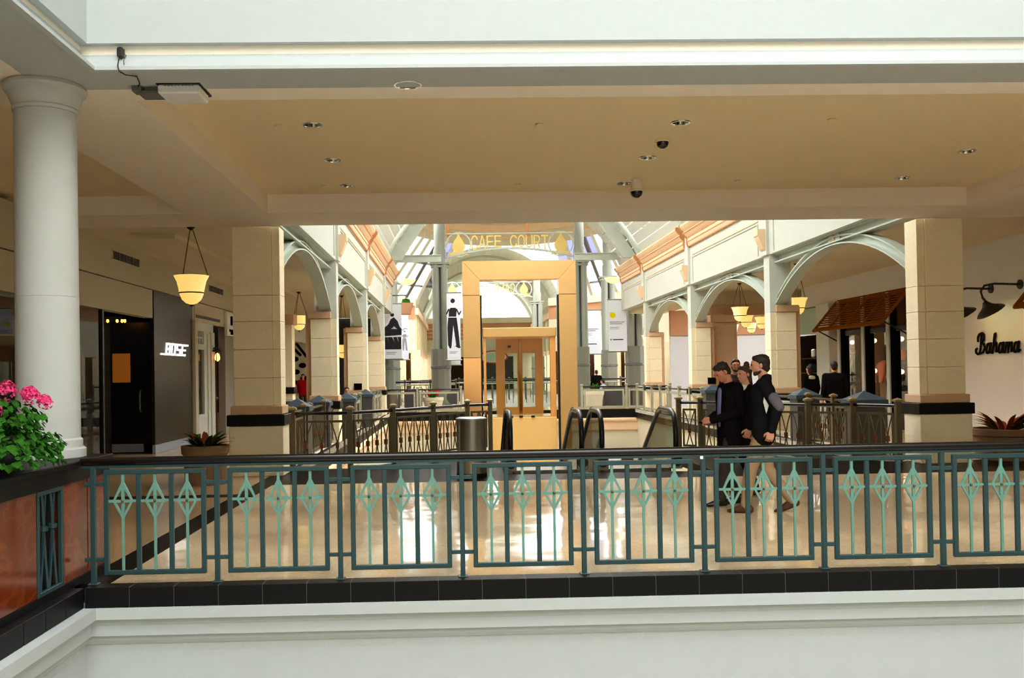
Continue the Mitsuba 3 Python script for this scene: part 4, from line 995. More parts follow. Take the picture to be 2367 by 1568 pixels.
# ================================================================ ON THE CEILING
def downlight(x, y, z, r, label):
    t = thing('downlight', label, 'ceiling light')
    put(t + '__trim', lathe([(r * 0.86, 0.0), (r * 0.88, -0.012), (r, -0.012), (r * 1.04, 0.0)], 28, (x, y, z)), M_chrome, smooth=30)
    put(t + '__reflector', lathe([(r * 0.87, -0.006), (r * 0.80, 0.06), (r * 0.6, 0.16), (0, 0.17)], 28, (x, y, z)), M_chrome, smooth=40)
    kk = put(t + '__lamp', lathe([(0, 0.045), (r * .22, 0.06), (r * .3, 0.11), (r * .2, 0.16), (0, 0.165)], 14, (x, y, z)), M_lampglass, smooth=True); scene[kk]['emitter'] = glow((255, 214, 150), 1.3)
DL = [(-0.384, 8.44, 4.28, 0.125, 'large chrome downlight in the soffit beside the skylight well'),
      (-1.593, 10.889, 4.57, .11, 'chrome downlight in the tan ceiling, front one of the left row'), (-1.597, 12.674, 4.57, .11, 'chrome downlight in the tan ceiling, middle one of the left row'), (-1.591, 14.393, 4.57, .11, 'chrome downlight in the tan ceiling, back one of the left row'),
      (2.65, 10.926, 4.57, .11, 'chrome downlight in the tan ceiling, front one of the middle row'), (2.629, 12.713, 4.57, .11, 'chrome downlight in the tan ceiling, between the two dome cameras'), (2.624, 14.461, 4.57, .11, 'chrome downlight in the tan ceiling beside the hanging dome camera'),
      (6.885, 12.523, 4.57, .11, 'chrome downlight in the tan ceiling, front one of the right row'), (6.832, 14.264, 4.57, .11, 'chrome downlight in the tan ceiling, back one of the right row')]
for d in DL: downlight(*d)
for x, y, l in ((1.019, 10.944, 'in front of the middle row of downlights'), (0.992, 14.437, 'near the back beam at the middle'), (4.331, 14.324, 'near the back beam at right'), (4.387, 10.836, 'at front right'), (-1.973, 10.894, 'left of the front left downlight'), (-1.938, 14.406, 'left of the back left downlight'), (6.9, 10.9, 'far right of the tan ceiling')):
    t = thing('sprinkler_cap', f'small flat sprinkler cap on the tan ceiling, {l}', 'sprinkler')
    put(t + '__cap', lathe([(0, -0.022), (0.05, -0.02), (0.055, -0.012), (0.04, -0.010), (0.04, 0)], 18, (x, y, 4.57)), M_tan, smooth=30)
t = thing('dome_camera', 'black dome security camera flush on the tan ceiling', 'camera')
put(t + '__housing', lathe([(0.085, 0), (0.09, -0.02), (0.08, -0.03), (0, -0.03)], 24, (2.62, 11.75, 4.57)), M_tan, smooth=30)
put(t + '__dome', lathe([(0.075, -0.03), (0.072, -0.06), (0.055, -0.088), (0.03, -0.105), (0, -0.11)], 24, (2.62, 11.75, 4.57)), M_camera, smooth=True)
t = thing('dome_camera', 'black dome security camera hanging in a white housing from the tan ceiling', 'camera')
put(t + '__housing', lathe([(0.07, 0), (0.085, -0.14), (0.10, -0.16), (0.10, -0.18), (0, -0.18)], 24, (2.76, 14.2, 4.57)), M_soffit, smooth=30)
put(t + '__dome', lathe([(0.092, -0.18), (0.088, -0.21), (0.065, -0.25), (0.03, -0.272), (0, -0.276)], 24, (2.76, 14.2, 4.57)), M_camera, smooth=True)
t = thing('emergency_light', 'white emergency light box on a dark bracket under the soffit at upper left', 'emergency light')
put(t + '__box', cbox(-2.56, -2.20, 8.33, 8.66, 4.185, 4.265, 0.012), M_plastic)
put(t + '__top_plate', box(-2.57, -2.19, 8.32, 8.73, 4.265, 4.28), M_sconce)
put(t + '__bracket', cat([cbox(-2.76, -2.56, 8.40, 8.62, 4.21, 4.235, 0.004), box(-2.70, -2.58, 8.42, 8.44, 4.235, 4.27), cbox(-2.80, -2.72, 8.38, 8.5, 4.22, 4.28, .006)]), M_steeld)
put(t + '__vent_slots', cat([box(-2.50 + .03 * i, -2.485 + .03 * i, 8.327, 8.33, 4.248, 4.253) for i in range(9)]), M_sconce)
t = thing('wire_sensor', 'small black sensor with a dangling wire on the white cove at upper left', 'sensor')
put(t + '__head', cbox(-2.76, -2.71, 7.90, 7.97, 4.36, 4.45, 0.012), M_sconce)
put(t + '__wire', tube([(-2.73, 7.93, 4.38), (-2.72, 7.84, 4.32), (-2.71, 7.785, 4.25), (-2.70, 7.79, 4.205), (-2.68, 7.88, 4.205), (-2.66, 8.1, 4.262), (-2.70, 8.3, 4.262), (-2.76, 8.42, 4.262)], 0.005, 5), M_sconce)
put(t + '__loop', tube([(-2.71, 7.93, 4.40), (-2.685, 7.92, 4.38), (-2.69, 7.87, 4.32), (-2.66, 7.79, 4.26)], 0.003, 5), M_sconce)

# ================================================================ PENDANT LAMPS
bowl_p = [(0.30, 0.50), (0.285, 0.47), (0.25, 0.40), (0.225, 0.30), (0.21, 0.205), (0.20, 0.17), (0.165, 0.085), (0.10, 0.025), (0.03, 0.0), (0, 0.0)][::-1]
bowl_ply = lathe(bowl_p, 28)
def pendant(x, y, zb, ztop, s, label, k=1.0):
    t = thing('pendant_lamp', label, 'lamp')
    m = xf(bowl_ply, None, (x, y, zb), s)
    key_ = put(t + '__bowl', m, M_lampglass, smooth=True)
    scene[key_]['emitter'] = glow((234, 192, 92), 0.75 * k)
    put(t + '__band', xf(lathe([(0.209, 0.19), (0.216, 0.192), (0.216, 0.205), (0.213, 0.21)], 28), None, (x, y, zb), s), M_sconce)
    put(t + '__finial', xf(lathe([(0, -0.04), (0.03, -0.03), (0.035, -0.005), (0, 0)], 10), None, (x, y, zb), s), M_sconce)
    put(t + '__cap', lathe([(0.02, -0.06), (0.07, -0.02), (0.07, 0), (0, 0)], 14, (x, y, ztop)), M_sconce)
    for a in (0.3, 0.3 + 2 * PI / 3, 0.3 + 4 * PI / 3):
        put(t + '__chain', tube([(x + .285 * s * math.cos(a), y + .285 * s * math.sin(a), zb + .49 * s), (x + 0.03 * math.cos(a), y + .03 * math.sin(a), ztop - .04)], 0.009, 5), M_brass)
pendant(-4.80, 17.5, 3.04, 4.46, 1.05, 'yellow glass bowl pendant lamp hanging before the dark shop at left')
pendant(-5.1, 31.3, 3.20, 4.46, 0.95, 'yellow pendant lamp behind the second left pillar, above the red-shirted person')
pendant(-3.9, 33.0, 2.30, 4.46, 0.9, 'yellow pendant lamp seen behind the third left pillar')
pendant(9.05, 24.9, 3.10, 4.46, 0.9, 'yellow pendant lamp right of the pillar beside the two men')
for x, y, z, s, l in ((9.15, 30.3, 3.22, .93, 'largest yellow pendant lamp in the right-hand arch above the two men'), (10.55, 34.2, 3.2, .9, 'yellow pendant lamp just behind the largest one in the right-hand arch'), (12.3, 41.8, 3.22, .9, 'leftmost small yellow pendant lamp in the right-hand arch'), (12.55, 40.0, 3.22, .85, 'lowest small yellow pendant lamp in the right-hand arch'), (11.7, 36.0, 3.22, .9, 'rightmost yellow pendant lamp in the right-hand arch, touching the pillar')):
    pendant(x, y, z, 4.46, s, l)
pendant(9.22, 45.5, 2.95, 4.46, 0.9, 'small yellow globe lamp far behind the fourth right pillar')

# ================================================================ LEFT SHOPS
WX = -6.8
struct('wall_shop_left', cat([box(WX - 0.2, WX, 8.9, 21.6, 3.06, 4.46), box(WX - 0.2, WX, 21.6, 29.4, 3.69, 4.46), box(WX - 0.2, WX, 24.85, 29.4, 3.2, 3.69), box(WX - .3, WX - .06, 29.4, 46, 3.2, 4.46)]), M_wall)
struct('trim_shop_line', box(WX - 0.001, WX + 0.004, 8.9, 29.4, 3.685, 3.71), M_sconce)
t = thing('dark_shop', 'dark glazed shop front with a black door and lit picture inside', 'shop')
put(t + '__interior', cat([box(-12.2, -12.0, 9, 24.6, 0, 3.3), box(-12, WX - .1, 24.5, 24.6, 0, 3.3), box(-12, WX, 8.9, 9.0, 0, 3.3), box(-12, WX - .2, 9, 24.6, 3.28, 3.38)]), M_shop)
put(t + '__sign_panel', cbox(WX - 0.06, WX + 0.02, 21.62, 24.72, 0.20, 3.69, 0.006), M_dark)
put(t + '__skirting', cbox(WX - 0.05, WX + 0.025, 21.62, 24.72, 0, 0.2, 0.006), M_skirt)
for y in (12.4, 15.6, 18.65):
    put(t + '__mullion', box(WX - 0.12, WX - 0.04, y, y + 0.08, 0, 3.06), M_sconce)
for a, b in ((9.0, 12.4), (12.48, 15.6), (15.68, 18.65)):
    put(t + '__glass_pane', box(WX - 0.081, WX - 0.080, a, b, 0.02, 3.06), M_ggreen)
d = put(t + '__door', cat([cbox(-7.86, -6.9, 21.9, 21.98, 0.22, 3.0, .01), box(-7.86, -6.9, 21.9, 22.0, 0, 0.03)]), M_dooropen)
put(d + '__handle', tube([(-7.18, 21.89, 0.95), (-7.18, 21.83, 1.0), (-7.18, 21.83, 1.38), (-7.18, 21.89, 1.43)], 0.02, 8), M_lid)
put(d + '__kick_plate', cbox(-7.84, -7.12, 21.87, 21.9, 0.03, 0.22, .005), M_skirt)
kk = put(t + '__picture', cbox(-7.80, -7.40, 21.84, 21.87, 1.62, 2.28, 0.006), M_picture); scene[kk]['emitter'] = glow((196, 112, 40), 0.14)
for y in (12.0, 15.0, 18.0):
    kk = put(t + '__tube_lamp', box(-10.6, -9.4, y, y + 0.1, 3.16, 3.2), M_lampglass); scene[kk]['emitter'] = glow((235, 232, 205), 2.0)
put(t + '__inner_wall', box(-12, -7.95, 23.0, 23.1, 0, 3.2), M_wallgrey)
put(t + '__counter', cat([cbox(-10.6, -7.6, 19.6, 20.4, 0, 0.95, .01), cbox(-10.7, -7.5, 19.5, 20.5, 0.95, 1.0, .008)]), M_blackm)
for i, (x, y) in enumerate(((-7.66, 21.2), (-7.47, 21.25), (-7.38, 21.3), (-7.32, 21.3))):
    key_ = put(t + '__spot_lamp', lathe([(0, -.03), (.036, 0), (.026, .05), (0, .06)], 10, (x, y, 2.97)), M_lampglass)
    scene[key_]['emitter'] = glow((255, 165, 60), 2.2)
    put(t + '__lamp_stem', tube([(x, y, 3.02), (x, y, 3.28)], 0.008, 5), M_sconce)
for i, (x, y, c) in enumerate(((-9.9, 20.0, M_slate), (-9.5, 19.9, M_blackm), (-9.2, 20.0, M_lid), (-8.6, 19.9, M_slated), (-8.2, 20.0, M_lid))):
    one('display_item', cat([cbox(x - .1, x + .1, y - .1, y + .1, 1.0, 1.18 + .05 * (i % 3), 0.02), tube([(x, y, 1.1), (x, y, 1.3 + .06 * (i % 2))], 0.03, 8)]), c, f'small product standing on the dark shop counter, number {i + 1} from the left' if False else ['slate blue speaker at the left end of the dark shop counter', 'black speaker on the dark shop counter', 'pale speaker in the middle of the dark shop counter', 'dark grey speaker on the dark shop counter', 'pale speaker at the right end of the dark shop counter'][i], 'speaker')
# lettered sign
def shear(poly, k=0.28): return affinity.affine_transform(poly, [1, k, 0, 1, 0, 0])
H_ = 0.30
def gl(ch):
    w_ = 0.36
    o = sbox(0, 0, w_, H_)
    if ch == 'B': return o.difference(unary_union([sbox(.10, .055, .26, .125), sbox(.10, .175, .26, .245)]))
    if ch == 'O': return o.difference(sbox(.10, .055, .26, .245))
    if ch == 'S': return o.difference(unary_union([sbox(-.01, .055, .26, .125), sbox(.10, .175, .37, .245)]))
    if ch == 'E': return o.difference(unary_union([sbox(.10, .055, .37, .125), sbox(.10, .175, .37, .245)]))
t = thing('letter_sign', 'glowing white slanted BOSE lettering on the dark shop panel', 'sign')
for i, ch in enumerate('BOSE'):
    g_ = gl(ch)
    if ch == 'B': g_ = unary_union([g_, sbox(-0.36, 0, 0.1, 0.045)])
    if ch == 'E': g_ = unary_union([g_, sbox(0.3, H_ - 0.045, 0.56, H_)])
    v2, f2 = prism(shear(affinity.translate(g_, 0.43 * i)), 0.012, 'yz', WX + 0.025)
    kk = put(t + '__letter', (v2 + [0, 22.40, 2.24], f2), M_plastic)
    scene[kk]['emitter'] = glow((255, 255, 255), 1.05)
for y, z in ((19.1, 4.09), (26.5, 4.09)):
    t = thing('air_vent', 'dark slatted air vent high on the left wall, ' + ('nearer the camera' if y < 20 else 'behind the pendant lamp'), 'vent')
    put(t + '__frame', cat([box(WX, WX + .02, y, y + 1.6, z - .01, z + .01), box(WX, WX + .02, y, y + 1.6, z + .18, z + .2), box(WX, WX + .02, y - .02, y, z, z + .2), box(WX, WX + .02, y + 1.6, y + 1.62, z, z + .2)]), M_wall)
    put(t + '__backing', box(WX + .001, WX + .004, y, y + 1.6, z, z + .19), M_sconce)
    for q in np.arange(y + .4, y + 1.5, .4):
        put(t + '__divider', box(WX + .004, WX + .014, q - .02, q + .02, z, z + .19), M_steeld)
# white shop with lanterns
t = thing('white_shop', 'white panelled shop front with a tall window, lanterns and a dark wooden door, at left', 'shop')
put(t + '__pilaster', cbox(WX - .05, WX + .10, 24.74, 25.0, 0.2, 3.2, .01), M_wall)
put(t + '__pilaster_foot', cbox(WX - .05, WX + .13, 24.72, 25.04, 0, 0.24, .01), M_sconce)
put(t + '__front', cat([box(WX - .1, WX, 25.0, 26.95, 0, .72), box(WX - .1, WX, 25.0, 25.2, .72, 2.95), box(WX - .1, WX, 25.95, 26.95, .72, 2.95), box(WX - .1, WX, 25.2, 25.95, 2.45, 2.6), box(WX - .1, WX, 25.0, 26.95, 2.95, 3.2)]), M_white)
put(t + '__panel_moulding', cat([box(WX, WX + .015, 25.15, 26.0, z, z + .03) for z in (.2, .62)] + [box(WX, WX + .03, 26.25, 26.85, 0.1, 2.9), box(WX, WX + .06, 26.5, 26.85, 0.1, 2.95)]), M_white)
put(t + '__window_pane', box(WX - .06, WX - .059, 25.2, 25.95, .72, 2.45), M_ggreen)
put(t + '__transom_grid', cat([box(WX - .07, WX - .03, y, y + .03, 2.6, 2.95) for y in np.arange(25.3, 25.95, .15)] + [box(WX - .07, WX - .03, 25.2, 25.95, 2.76, 2.79)]), M_white)
put(t + '__sign_board', cat([cbox(WX - .05, WX + .03, 25.0, 29.4, 3.18, 3.68, .01)]), M_wall)
put(t + '__sign_line', box(WX + .03, WX + .036, 25.05, 27.6, 3.08 + .2, 3.16 + .2), M_sconce)
put(t + '__doorway', cat([box(WX - .9, WX - .8, 26.95, 29.4, 0, 3.2), box(WX - .2, WX - .0, 28.3, 29.4, 0, 3.2)]), M_wallgrey)
d = put(t + '__door', cbox(WX - .3, WX - .22, 27.0, 28.2, 0, 2.5, .01), M_door)
put(d + '__knob', lathe([(0, -.05), (.05, 0), (0, .05)], 10, (WX - .16, 27.9, 1.1)), M_lid)
put(t + '__dark_room', box(WX - 2.2, WX - 2.1, 25.0, 29.4, 0, 3.2), M_shop2)
t = thing('shop_logo', 'small white sign block with a dark emblem above the white shop door', 'sign')
put(t + '__board', cbox(WX + .03, WX + .12, 28.1, 29.6, 2.93, 3.62, .01), M_plastic)
put(t + '__emblem', cat([box(WX + .12, WX + .13, 28.5, 28.75, 3.25, 3.52), box(WX + .12, WX + .13, 28.85, 29.1, 3.25, 3.52), box(WX + .12, WX + .13, 28.35, 29.2, 3.05, 3.12), box(WX + .12, WX + .13, 28.5, 28.9, 2.97, 3.05)]), M_letter)
for y, l in ((26.7, 'black wall lantern with an orange flame lamp beside the wooden door'),):
    t = thing('wall_lantern', l, 'lamp')
    put(t + '__cap', cat([pyramid(WX + .04, WX + .30, y - .13, y + .13, 2.42, 2.56), bar((WX, y, 2.5), (WX + .17, y, 2.54), .03, .03)]), M_sconce)
    kk = put(t + '__lamp', lathe([(0, 0), (.07, .05), (.08, .12), (.05, .22), (0, .25)], 12, (WX + .17, y, 2.14)), M_lampglass, smooth=True); scene[kk]['emitter'] = glow((255, 150, 90), 2.2)
    put(t + '__cage', cat([tube([(WX + .17 + .1 * math.cos(a), y + .1 * math.sin(a), 2.12), (WX + .17 + .11 * math.cos(a), y + .11 * math.sin(a), 2.42)], .008, 4) for a in np.arange(4) * PI / 2]), M_sconce)
# far left corridor pilasters
t = thing('corridor_pillar', 'pale stone pilaster with a dark band behind the second left pillar', 'pillar')
put(t + '__shaft', cbox(-6.0, -5.05, 29.6, 30.1, 0, 3.3, .01), M_pillar); put(t + '__band', cbox(-6.04, -5.0, 29.55, 30.15, 1.16, 1.36, .01), M_black); put(t + '__capital', cbox(-6.06, -4.98, 29.52, 30.18, 3.3, 3.62, .01), M_trim)
t = thing('poster_wall', 'black and cream patterned shop poster behind the red-shirted person', 'poster')
put(t + '__board', box(-8.6, -6.6, 45.0, 45.1, 0.0, 3.3), M_pot)
put(t + '__dark_header', box(-8.6, -6.4, 44.9, 45.1, 3.3, 4.3), M_letter)
for p_, q_ in (((-7.7, 3.1), (-7.3, 2.7)), ((-7.45, 3.2), (-7.0, 2.6))): put(t + '__stroke', prism(LineString([p_, q_]).buffer(.06), .02, 'xz', 44.98), M_letter)
for x, z in ((-7.55, 2.5), (-7.2, 2.2), (-7.5, 1.9), (-7.15, 1.6), (-7.6, 1.4)): put(t + '__blot', prism(affinity.scale(Point(x, z).buffer(.17), 1, .7), .02, 'xz', 44.98), M_letter)
struct('wall_left_corridor_end', box(-13, -3.4, 46.2, 46.4, 0, 4.46), M_blackm)

# bromeliad planters by the near pillars
def bromeliad(x, y, r, h, label, red=0.25, n=46, seed=1):
    t = thing('planter_pot', label, 'planter')
    put(t + '__pot', lathe([(0, 0), (r * .86, 0), (r * .92, h * .75), (r, h * .8), (r * 1.02, h), (r * .86, h), (r * .84, h - .06), (0, h - .06)], 32, (x, y, 0)), M_terra, smooth=30)
    g = np.random.default_rng(seed)
    for i in range(n):
        a = g.uniform(0, 2 * PI); L = g.uniform(.34, .52) * (r / .4) ** .5; up_ = g.uniform(.45, 1.35)
        c, s = math.cos(a), math.sin(a); sd = np.array([-s, c, 0])
        b = np.array([x + c * r * .25, y + s * r * .25, h - .05]); pts = []
        for q in np.linspace(0, 1, 6):
            w_ = .045 * math.sin(PI * min(1, .25 + q * .75)) + .004
            cc = b + np.array([c, s, 0]) * L * q * math.cos(up_ * (1 - .35 * q)) + np.array([0, 0, 1]) * L * (q * math.sin(up_) - .35 * q * q)
            pts += [cc - sd * w_, cc + sd * w_]
        f = [[2 * j, 2 * j + 1, 2 * j + 3] for j in range(5)] + [[2 * j, 2 * j + 3, 2 * j + 2] for j in range(5)]
        put(t + '__leaf', (np.array(pts), np.array(f)), M_leafr if g.random() < red else M_leafd)
bromeliad(-4.02, 15.35, .37, .62, 'brown round planter with a spiky bromeliad beside the near left pillar', .3, seed=3)
bromeliad(9.95, 17.0, .62, .55, 'dark brown planter with reddish bromeliads before the white shop wall at right', .7, seed=4)

# ================================================================ RIGHT SHOPS
RX = 12.0
struct('wall_shop_right', cat([box(RX, RX + .2, 16.9, 24.6, 0, 4.46), box(RX, RX + .2, 24.6, 32.6, 3.75, 4.46)]), M_cool2)
struct('wall_right_end', cat([box(10.0, 18, 44.0, 44.2, 0, 3.3)]), M_hoard)
struct('wall_right_end_band', cat([box(10.0, 18, 43.9, 44.2, 3.3, 4.46)]), M_brick)
t = thing('corridor_pillar', 'brown stone pilaster behind the third right pillar, left of the pendant lamps', 'pillar')
put(t + '__shaft', cbox(9.0, 9.85, 33.0, 33.5, 0, 3.35, .01), M_trim); put(t + '__capital', cbox(8.9, 9.95, 32.9, 33.6, 3.35, 3.6, .01), M_trim)
struct('trim_right_band', box(8.6, 18, 33.55, 33.8, 3.62, 4.0), M_trim)
struct('wall_right_lintel', box(8.6, 18, 33.6, 33.8, 4.0, 5.1), M_corr)
# script sign
t = thing('script_sign', 'black script lettering reading Bahama on the white wall at right', 'sign')
def ell(cx, cy, rx_, ry_, a0=0, a1=360, n=22): return [(cx + rx_ * math.cos(a) + .25 * ry_ * math.sin(a), cy + ry_ * math.sin(a)) for a in np.radians(np.linspace(a0, a1, n))]
def let_a(x): return [ell(x + .2, .25, .15, .25), [(x + .46, .52), (x + .36, .12), (x + .40, .02), (x + .54, .10)]]
S_ = [[[(.42, .98), (.30, .3), (.20, .02), (.04, -.04), (-.12, .04), (-.14, .2), (-.04, .26)], [(.08, .66), (.06, .84), (.22, 1.02), (.46, 1.08), (.64, .96), (.60, .70), (.34, .54)], [(.34, .54), (.60, .50), (.68, .28), (.52, .06), (.28, .0)]],
      let_a(.78), [[(1.34, 0), (1.66, 1.0), (1.58, .98), (1.46, .5)], [(1.40, .22), (1.56, .5), (1.70, .52), (1.70, .3), (1.66, .06), (1.82, .10)]], let_a(1.86),
      [[(2.42, 0), (2.54, .5)], [(2.47, .22), (2.62, .5), (2.74, .5), (2.72, .28), (2.68, 0)], [(2.72, .22), (2.87, .5), (3.0, .5), (2.98, .28), (2.94, .05), (3.08, .08)]], let_a(3.12)]
sc = 0.43
for L_ in S_:
    poly = unary_union([LineString(s_).buffer(.048, join_style=1) for s_ in L_])
    poly = affinity.scale(poly, sc * 1.05, sc, origin=(0, 0))
    v2, f2 = prism(poly, 0.025, 'yz', 0)
    put(t + '__letter', (np.c_[RX - .02 - v2[:, 0], 21.52 - v2[:, 1], 1.965 + v2[:, 2]], f2), M_letter)
def gooseneck(y, label, lit=True):
    t = thing('gooseneck_lamp', label, 'lamp')
    put(t + '__wall_plate', xf(lathe([(0, 0), (.10, 0), (.10, .03), (0, .05)], 16), ry(-PI / 2), (RX, y, 3.40)), M_sconce)
    q = [(RX, y, 3.40), (RX - .55, y, 3.42), (RX - .78, y, 3.38), (RX - .86, y, 3.26), (RX - .82, y, 3.12), (RX - .74, y, 3.02)]
    put(t + '__arm', tube(q, .026, 8), M_sconce, smooth=True)
    R = ry(-0.55)
    put(t + '__shade', xf(lathe([(.05, .22), (.09, .16), (.12, .12), (.27, .02), (.30, -.02), (.29, -.02), (.26, .01), (.10, .10), (0, .13)], 24), R, (RX - .66, y, 2.84)), M_sconce, smooth=30)
    kk = put(t + '__bulb', xf(lathe([(0, -.03), (.06, 0), (.06, .05), (0, .08)], 12), R, (RX - .66, y, 2.86)), M_lampglass)
    scene[kk]['emitter'] = glow((255, 190, 110), 300.0)
gooseneck(19.85, 'black gooseneck wall lamp shining above the script lettering')
gooseneck(20.95, 'black gooseneck wall lamp half hidden by the near right pillar')
def awning(y0, y1, label, fr=4):
    t = thing('louvre_awning', label, 'awning')
    A, B = np.array([RX - .02, 0, 3.76]), np.array([RX - .78, 0, 2.86])
    pt = lambda u, y: A + (B - A) * u + np.array([0, y, 0])
    for k_ in range(fr + 1):
        y = y0 + (y1 - y0) * k_ / fr
        put(t + '__stile', bar(pt(0, y), pt(1, y), .12, .05, up=(0.7, 0, .6)), M_wood)
    for u in (0.02, 0.98):
        put(t + '__rail', bar(pt(u, y0), pt(u, y1), .16, .05, up=(0.64, 0, -.76)), M_wood)
    for k_ in range(fr):
        a, b = y0 + (y1 - y0) * k_ / fr + .06, y0 + (y1 - y0) * (k_ + 1) / fr - .06
        for j in range(10):
            u = .12 + .08 * j
            put(t + '__slat', bar(pt(u, a), pt(u, b), .088, .012, up=(-.5, 0, .87)), M_wood)
    for y in (y0, y1):
        put(t + '__stay', tube([pt(.95, y), (RX, y, 2.5)], .02, 6), M_sconce)
awning(24.75, 29.5, 'brown wooden louvre awning over the shop windows at right')
awning(16.7, 18.75, 'second brown wooden louvre awning at the right edge of the picture', 2)
t = thing('window_shop', 'shop windows with dark posts under the wooden awning at right', 'shop')
for y in (23.98, 25.58, 27.2, 28.95):
    put(t + '__post', box(RX - .05, RX + .12, y, y + .26, 0, 3.75), M_letter)
    put(t + '__post_edge', box(RX - .09, RX + .05, y + .26, y + .44, 0, 3.75), M_white)
put(t + '__head', box(RX - .02, RX + .1, 24.6, 29.6, 2.66, 2.82), M_sconce)
put(t + '__upper', box(RX + .02, RX + .08, 24.6, 29.6, 2.82, 3.75), M_shop2)
put(t + '__sill', box(RX - .04, RX + .1, 24.6, 29.6, 0, .5), M_sconce)
for a, b in ((24.42, 25.58), (26.02, 27.2), (27.64, 28.95)):
    put(t + '__pane', box(RX + .03, RX + .031, a, b, .5, 2.66), M_glass)
put(t + '__white_column', cbox(RX - .25, RX + .1, 29.65, 30.7, 0, 3.75, .02), M_white)
put(t + '__interior', cat([box(RX + 3.4, RX + 3.5, 23.9, 30.6, 0, 3.7), box(RX + .2, RX + 3.4, 23.9, 24, 0, 3.7), box(RX + .2, RX + 3.4, 30.5, 30.6, 0, 3.7), box(RX + .1, RX + 3.5, 23.9, 30.6, 3.7, 3.8)]), M_shop2)
put(t + '__curtain', box(RX + 1.9, RX + 1.95, 24.2, 30.4, 0.2, 3.4), M_slate2)
for x in (RX + .9, RX + 1.6):
    kk = put(t + '__tube_lamp', box(x, x + .08, 24.6, 30.2, 3.6, 3.66), M_lampglass); scene[kk]['emitter'] = glow((255, 220, 180), 1.6)
for x, y, z, l in ((12.35, 27.72, 2.47, 0), (12.35, 27.74, 1.58, 0), (12.35, 26.02, 2.46, 0), (12.35, 26.05, 1.55, 0), (12.35, 29.3, 2.47, 0)):
    kk = put(t + '__globe_lamp', lathe([(0, -.07), (.05, -.05), (.07, 0), (.05, .05), (0, .07)], 12, (x, y, z)), M_lampglass, smooth=True); scene[kk]['emitter'] = glow((255, 176, 120), 9.0)
def mannequin(x, y, z, m1, m2, label):
    t = thing('dressed_mannequin', label, 'mannequin')
    put(t + '__shirt', cat([lathe([(0, .42), (.16, .42), (.17, .7), (.2, .9), (.17, 1.0), (.07, 1.06), (0, 1.07)], 14, (x, y, z)), tube([(x - .1, y - .17, z + .95), (x - .16, y - .24, z + .65), (x - .2, y - .2, z + .4)], .06, 8), tube([(x - .1, y + .17, z + .95), (x - .16, y + .24, z + .65), (x - .2, y + .2, z + .4)], .06, 8)]), m1, smooth=40)
    put(t + '__trousers', cat([tube([(x, y - .09, z + .45), (x, y - .1, z - .4)], .09, 8), tube([(x, y + .09, z + .45), (x, y + .1, z - .4)], .09, 8)]), m2, smooth=40)
    put(t + '__stand', lathe([(0, z - .5), (.2, z - .5), (.2, z - .4), (0, z - .4)], 12, (x, y, 0)), M_sconce)
mannequin(RX + .85, 28.22, .82, M_pinkshirt, M_khaki, 'mannequin in a pink shirt behind the middle shop window at right')
mannequin(RX + .62, 28.86, .5, M_orangeshirt, M_slated, 'mannequin in an orange shirt at the left of the middle shop window')
mannequin(RX + .9, 26.6, .72, M_slated, M_slate, 'mannequin in dark clothes behind the right shop window')
t = thing('leaf_poster', 'dark green poster with cream leaf strokes behind the left shop window at right', 'poster')
put(t + '__board', box(RX + .3, RX + .33, 28.7, 29.9, .5, 2.3), M_leafd)
for q in ([(29.75, 2.05), (29.15, 2.05), (29.55, 1.2)], [(29.8, 2.2), (29.0, 2.16)], [(29.5, 1.0), (29.1, 1.15), (29.0, .8)], [(29.7, .9), (29.4, .7)]):
    put(t + '__stroke', prism(LineString(q).buffer(.05), .012, 'yz', RX + .288), M_pot)
t = thing('patterned_lamp', 'orange cylindrical shade hanging in the right shop window', 'lamp')
put(t + '__shade', lathe([(.0, 1.55), (.12, 1.55), (.12, 1.85), (0, 1.85)], 14, (RX + .55, 26.46, .32)), M_orangeshirt)
put(t + '__cord', tube([(RX + .55, 26.46, 2.17), (RX + .55, 26.46, 3.7)], .01, 5), M_sconce)
t = thing('dark_shop', 'dark cluttered shop opening with a pale green sign panel, right of the second right pillar', 'shop')
put(t + '__sign_panel', cbox(RX - .05, RX + .05, 30.75, 34.0, 2.85, 3.7, .01), M_palegreen)
put(t + '__opening', box(RX + .6, RX + .7, 30.7, 34.5, 0, 2.85), M_shop)
put(t + '__shelf', cat([box(RX + .1, RX + .6, 30.8, 34, z, z + .04) for z in (.5, 1.0, 1.5, 2.0)]), M_shop2)
for i, (y, z, m_) in enumerate(((31.2, 1.54, M_orangeshirt), (31.9, 1.04, M_orangeshirt), (32.4, 1.54, M_slate), (31.5, 2.04, M_blackm), (32.1, 2.04, M_lid), (32.8, 1.04, M_redf))):
    one('shop_goods', cat([cbox(RX + .15, RX + .5, y - .15, y + .15, z, z + .3, .04)]), m_, ['orange box on the middle shelf of the dark shop at right', 'orange box on the lower shelf of the dark shop at right', 'slate blue box on the middle shelf of the dark shop at right', 'black bag on the top shelf of the dark shop at right', 'pale box on the top shelf of the dark shop at right', 'red box on the lower shelf of the dark shop at right'][i], 'box')
for x, z, y in ((8.75, 1.14, 24.14),):
    one('notice_plate', cat([cbox(x - .14, x + .14, 32.32, 32.34, 1.2, 1.42, .005)]), M_letter, 'small black notice on the third right pillar behind the bowed man', 'sign')
one('notice_plate', cbox(-3.45, -3.18, 32.32, 32.34, 1.2, 1.42, .005), M_letter, 'small black notice on the third left pillar above the seated man', 'sign')
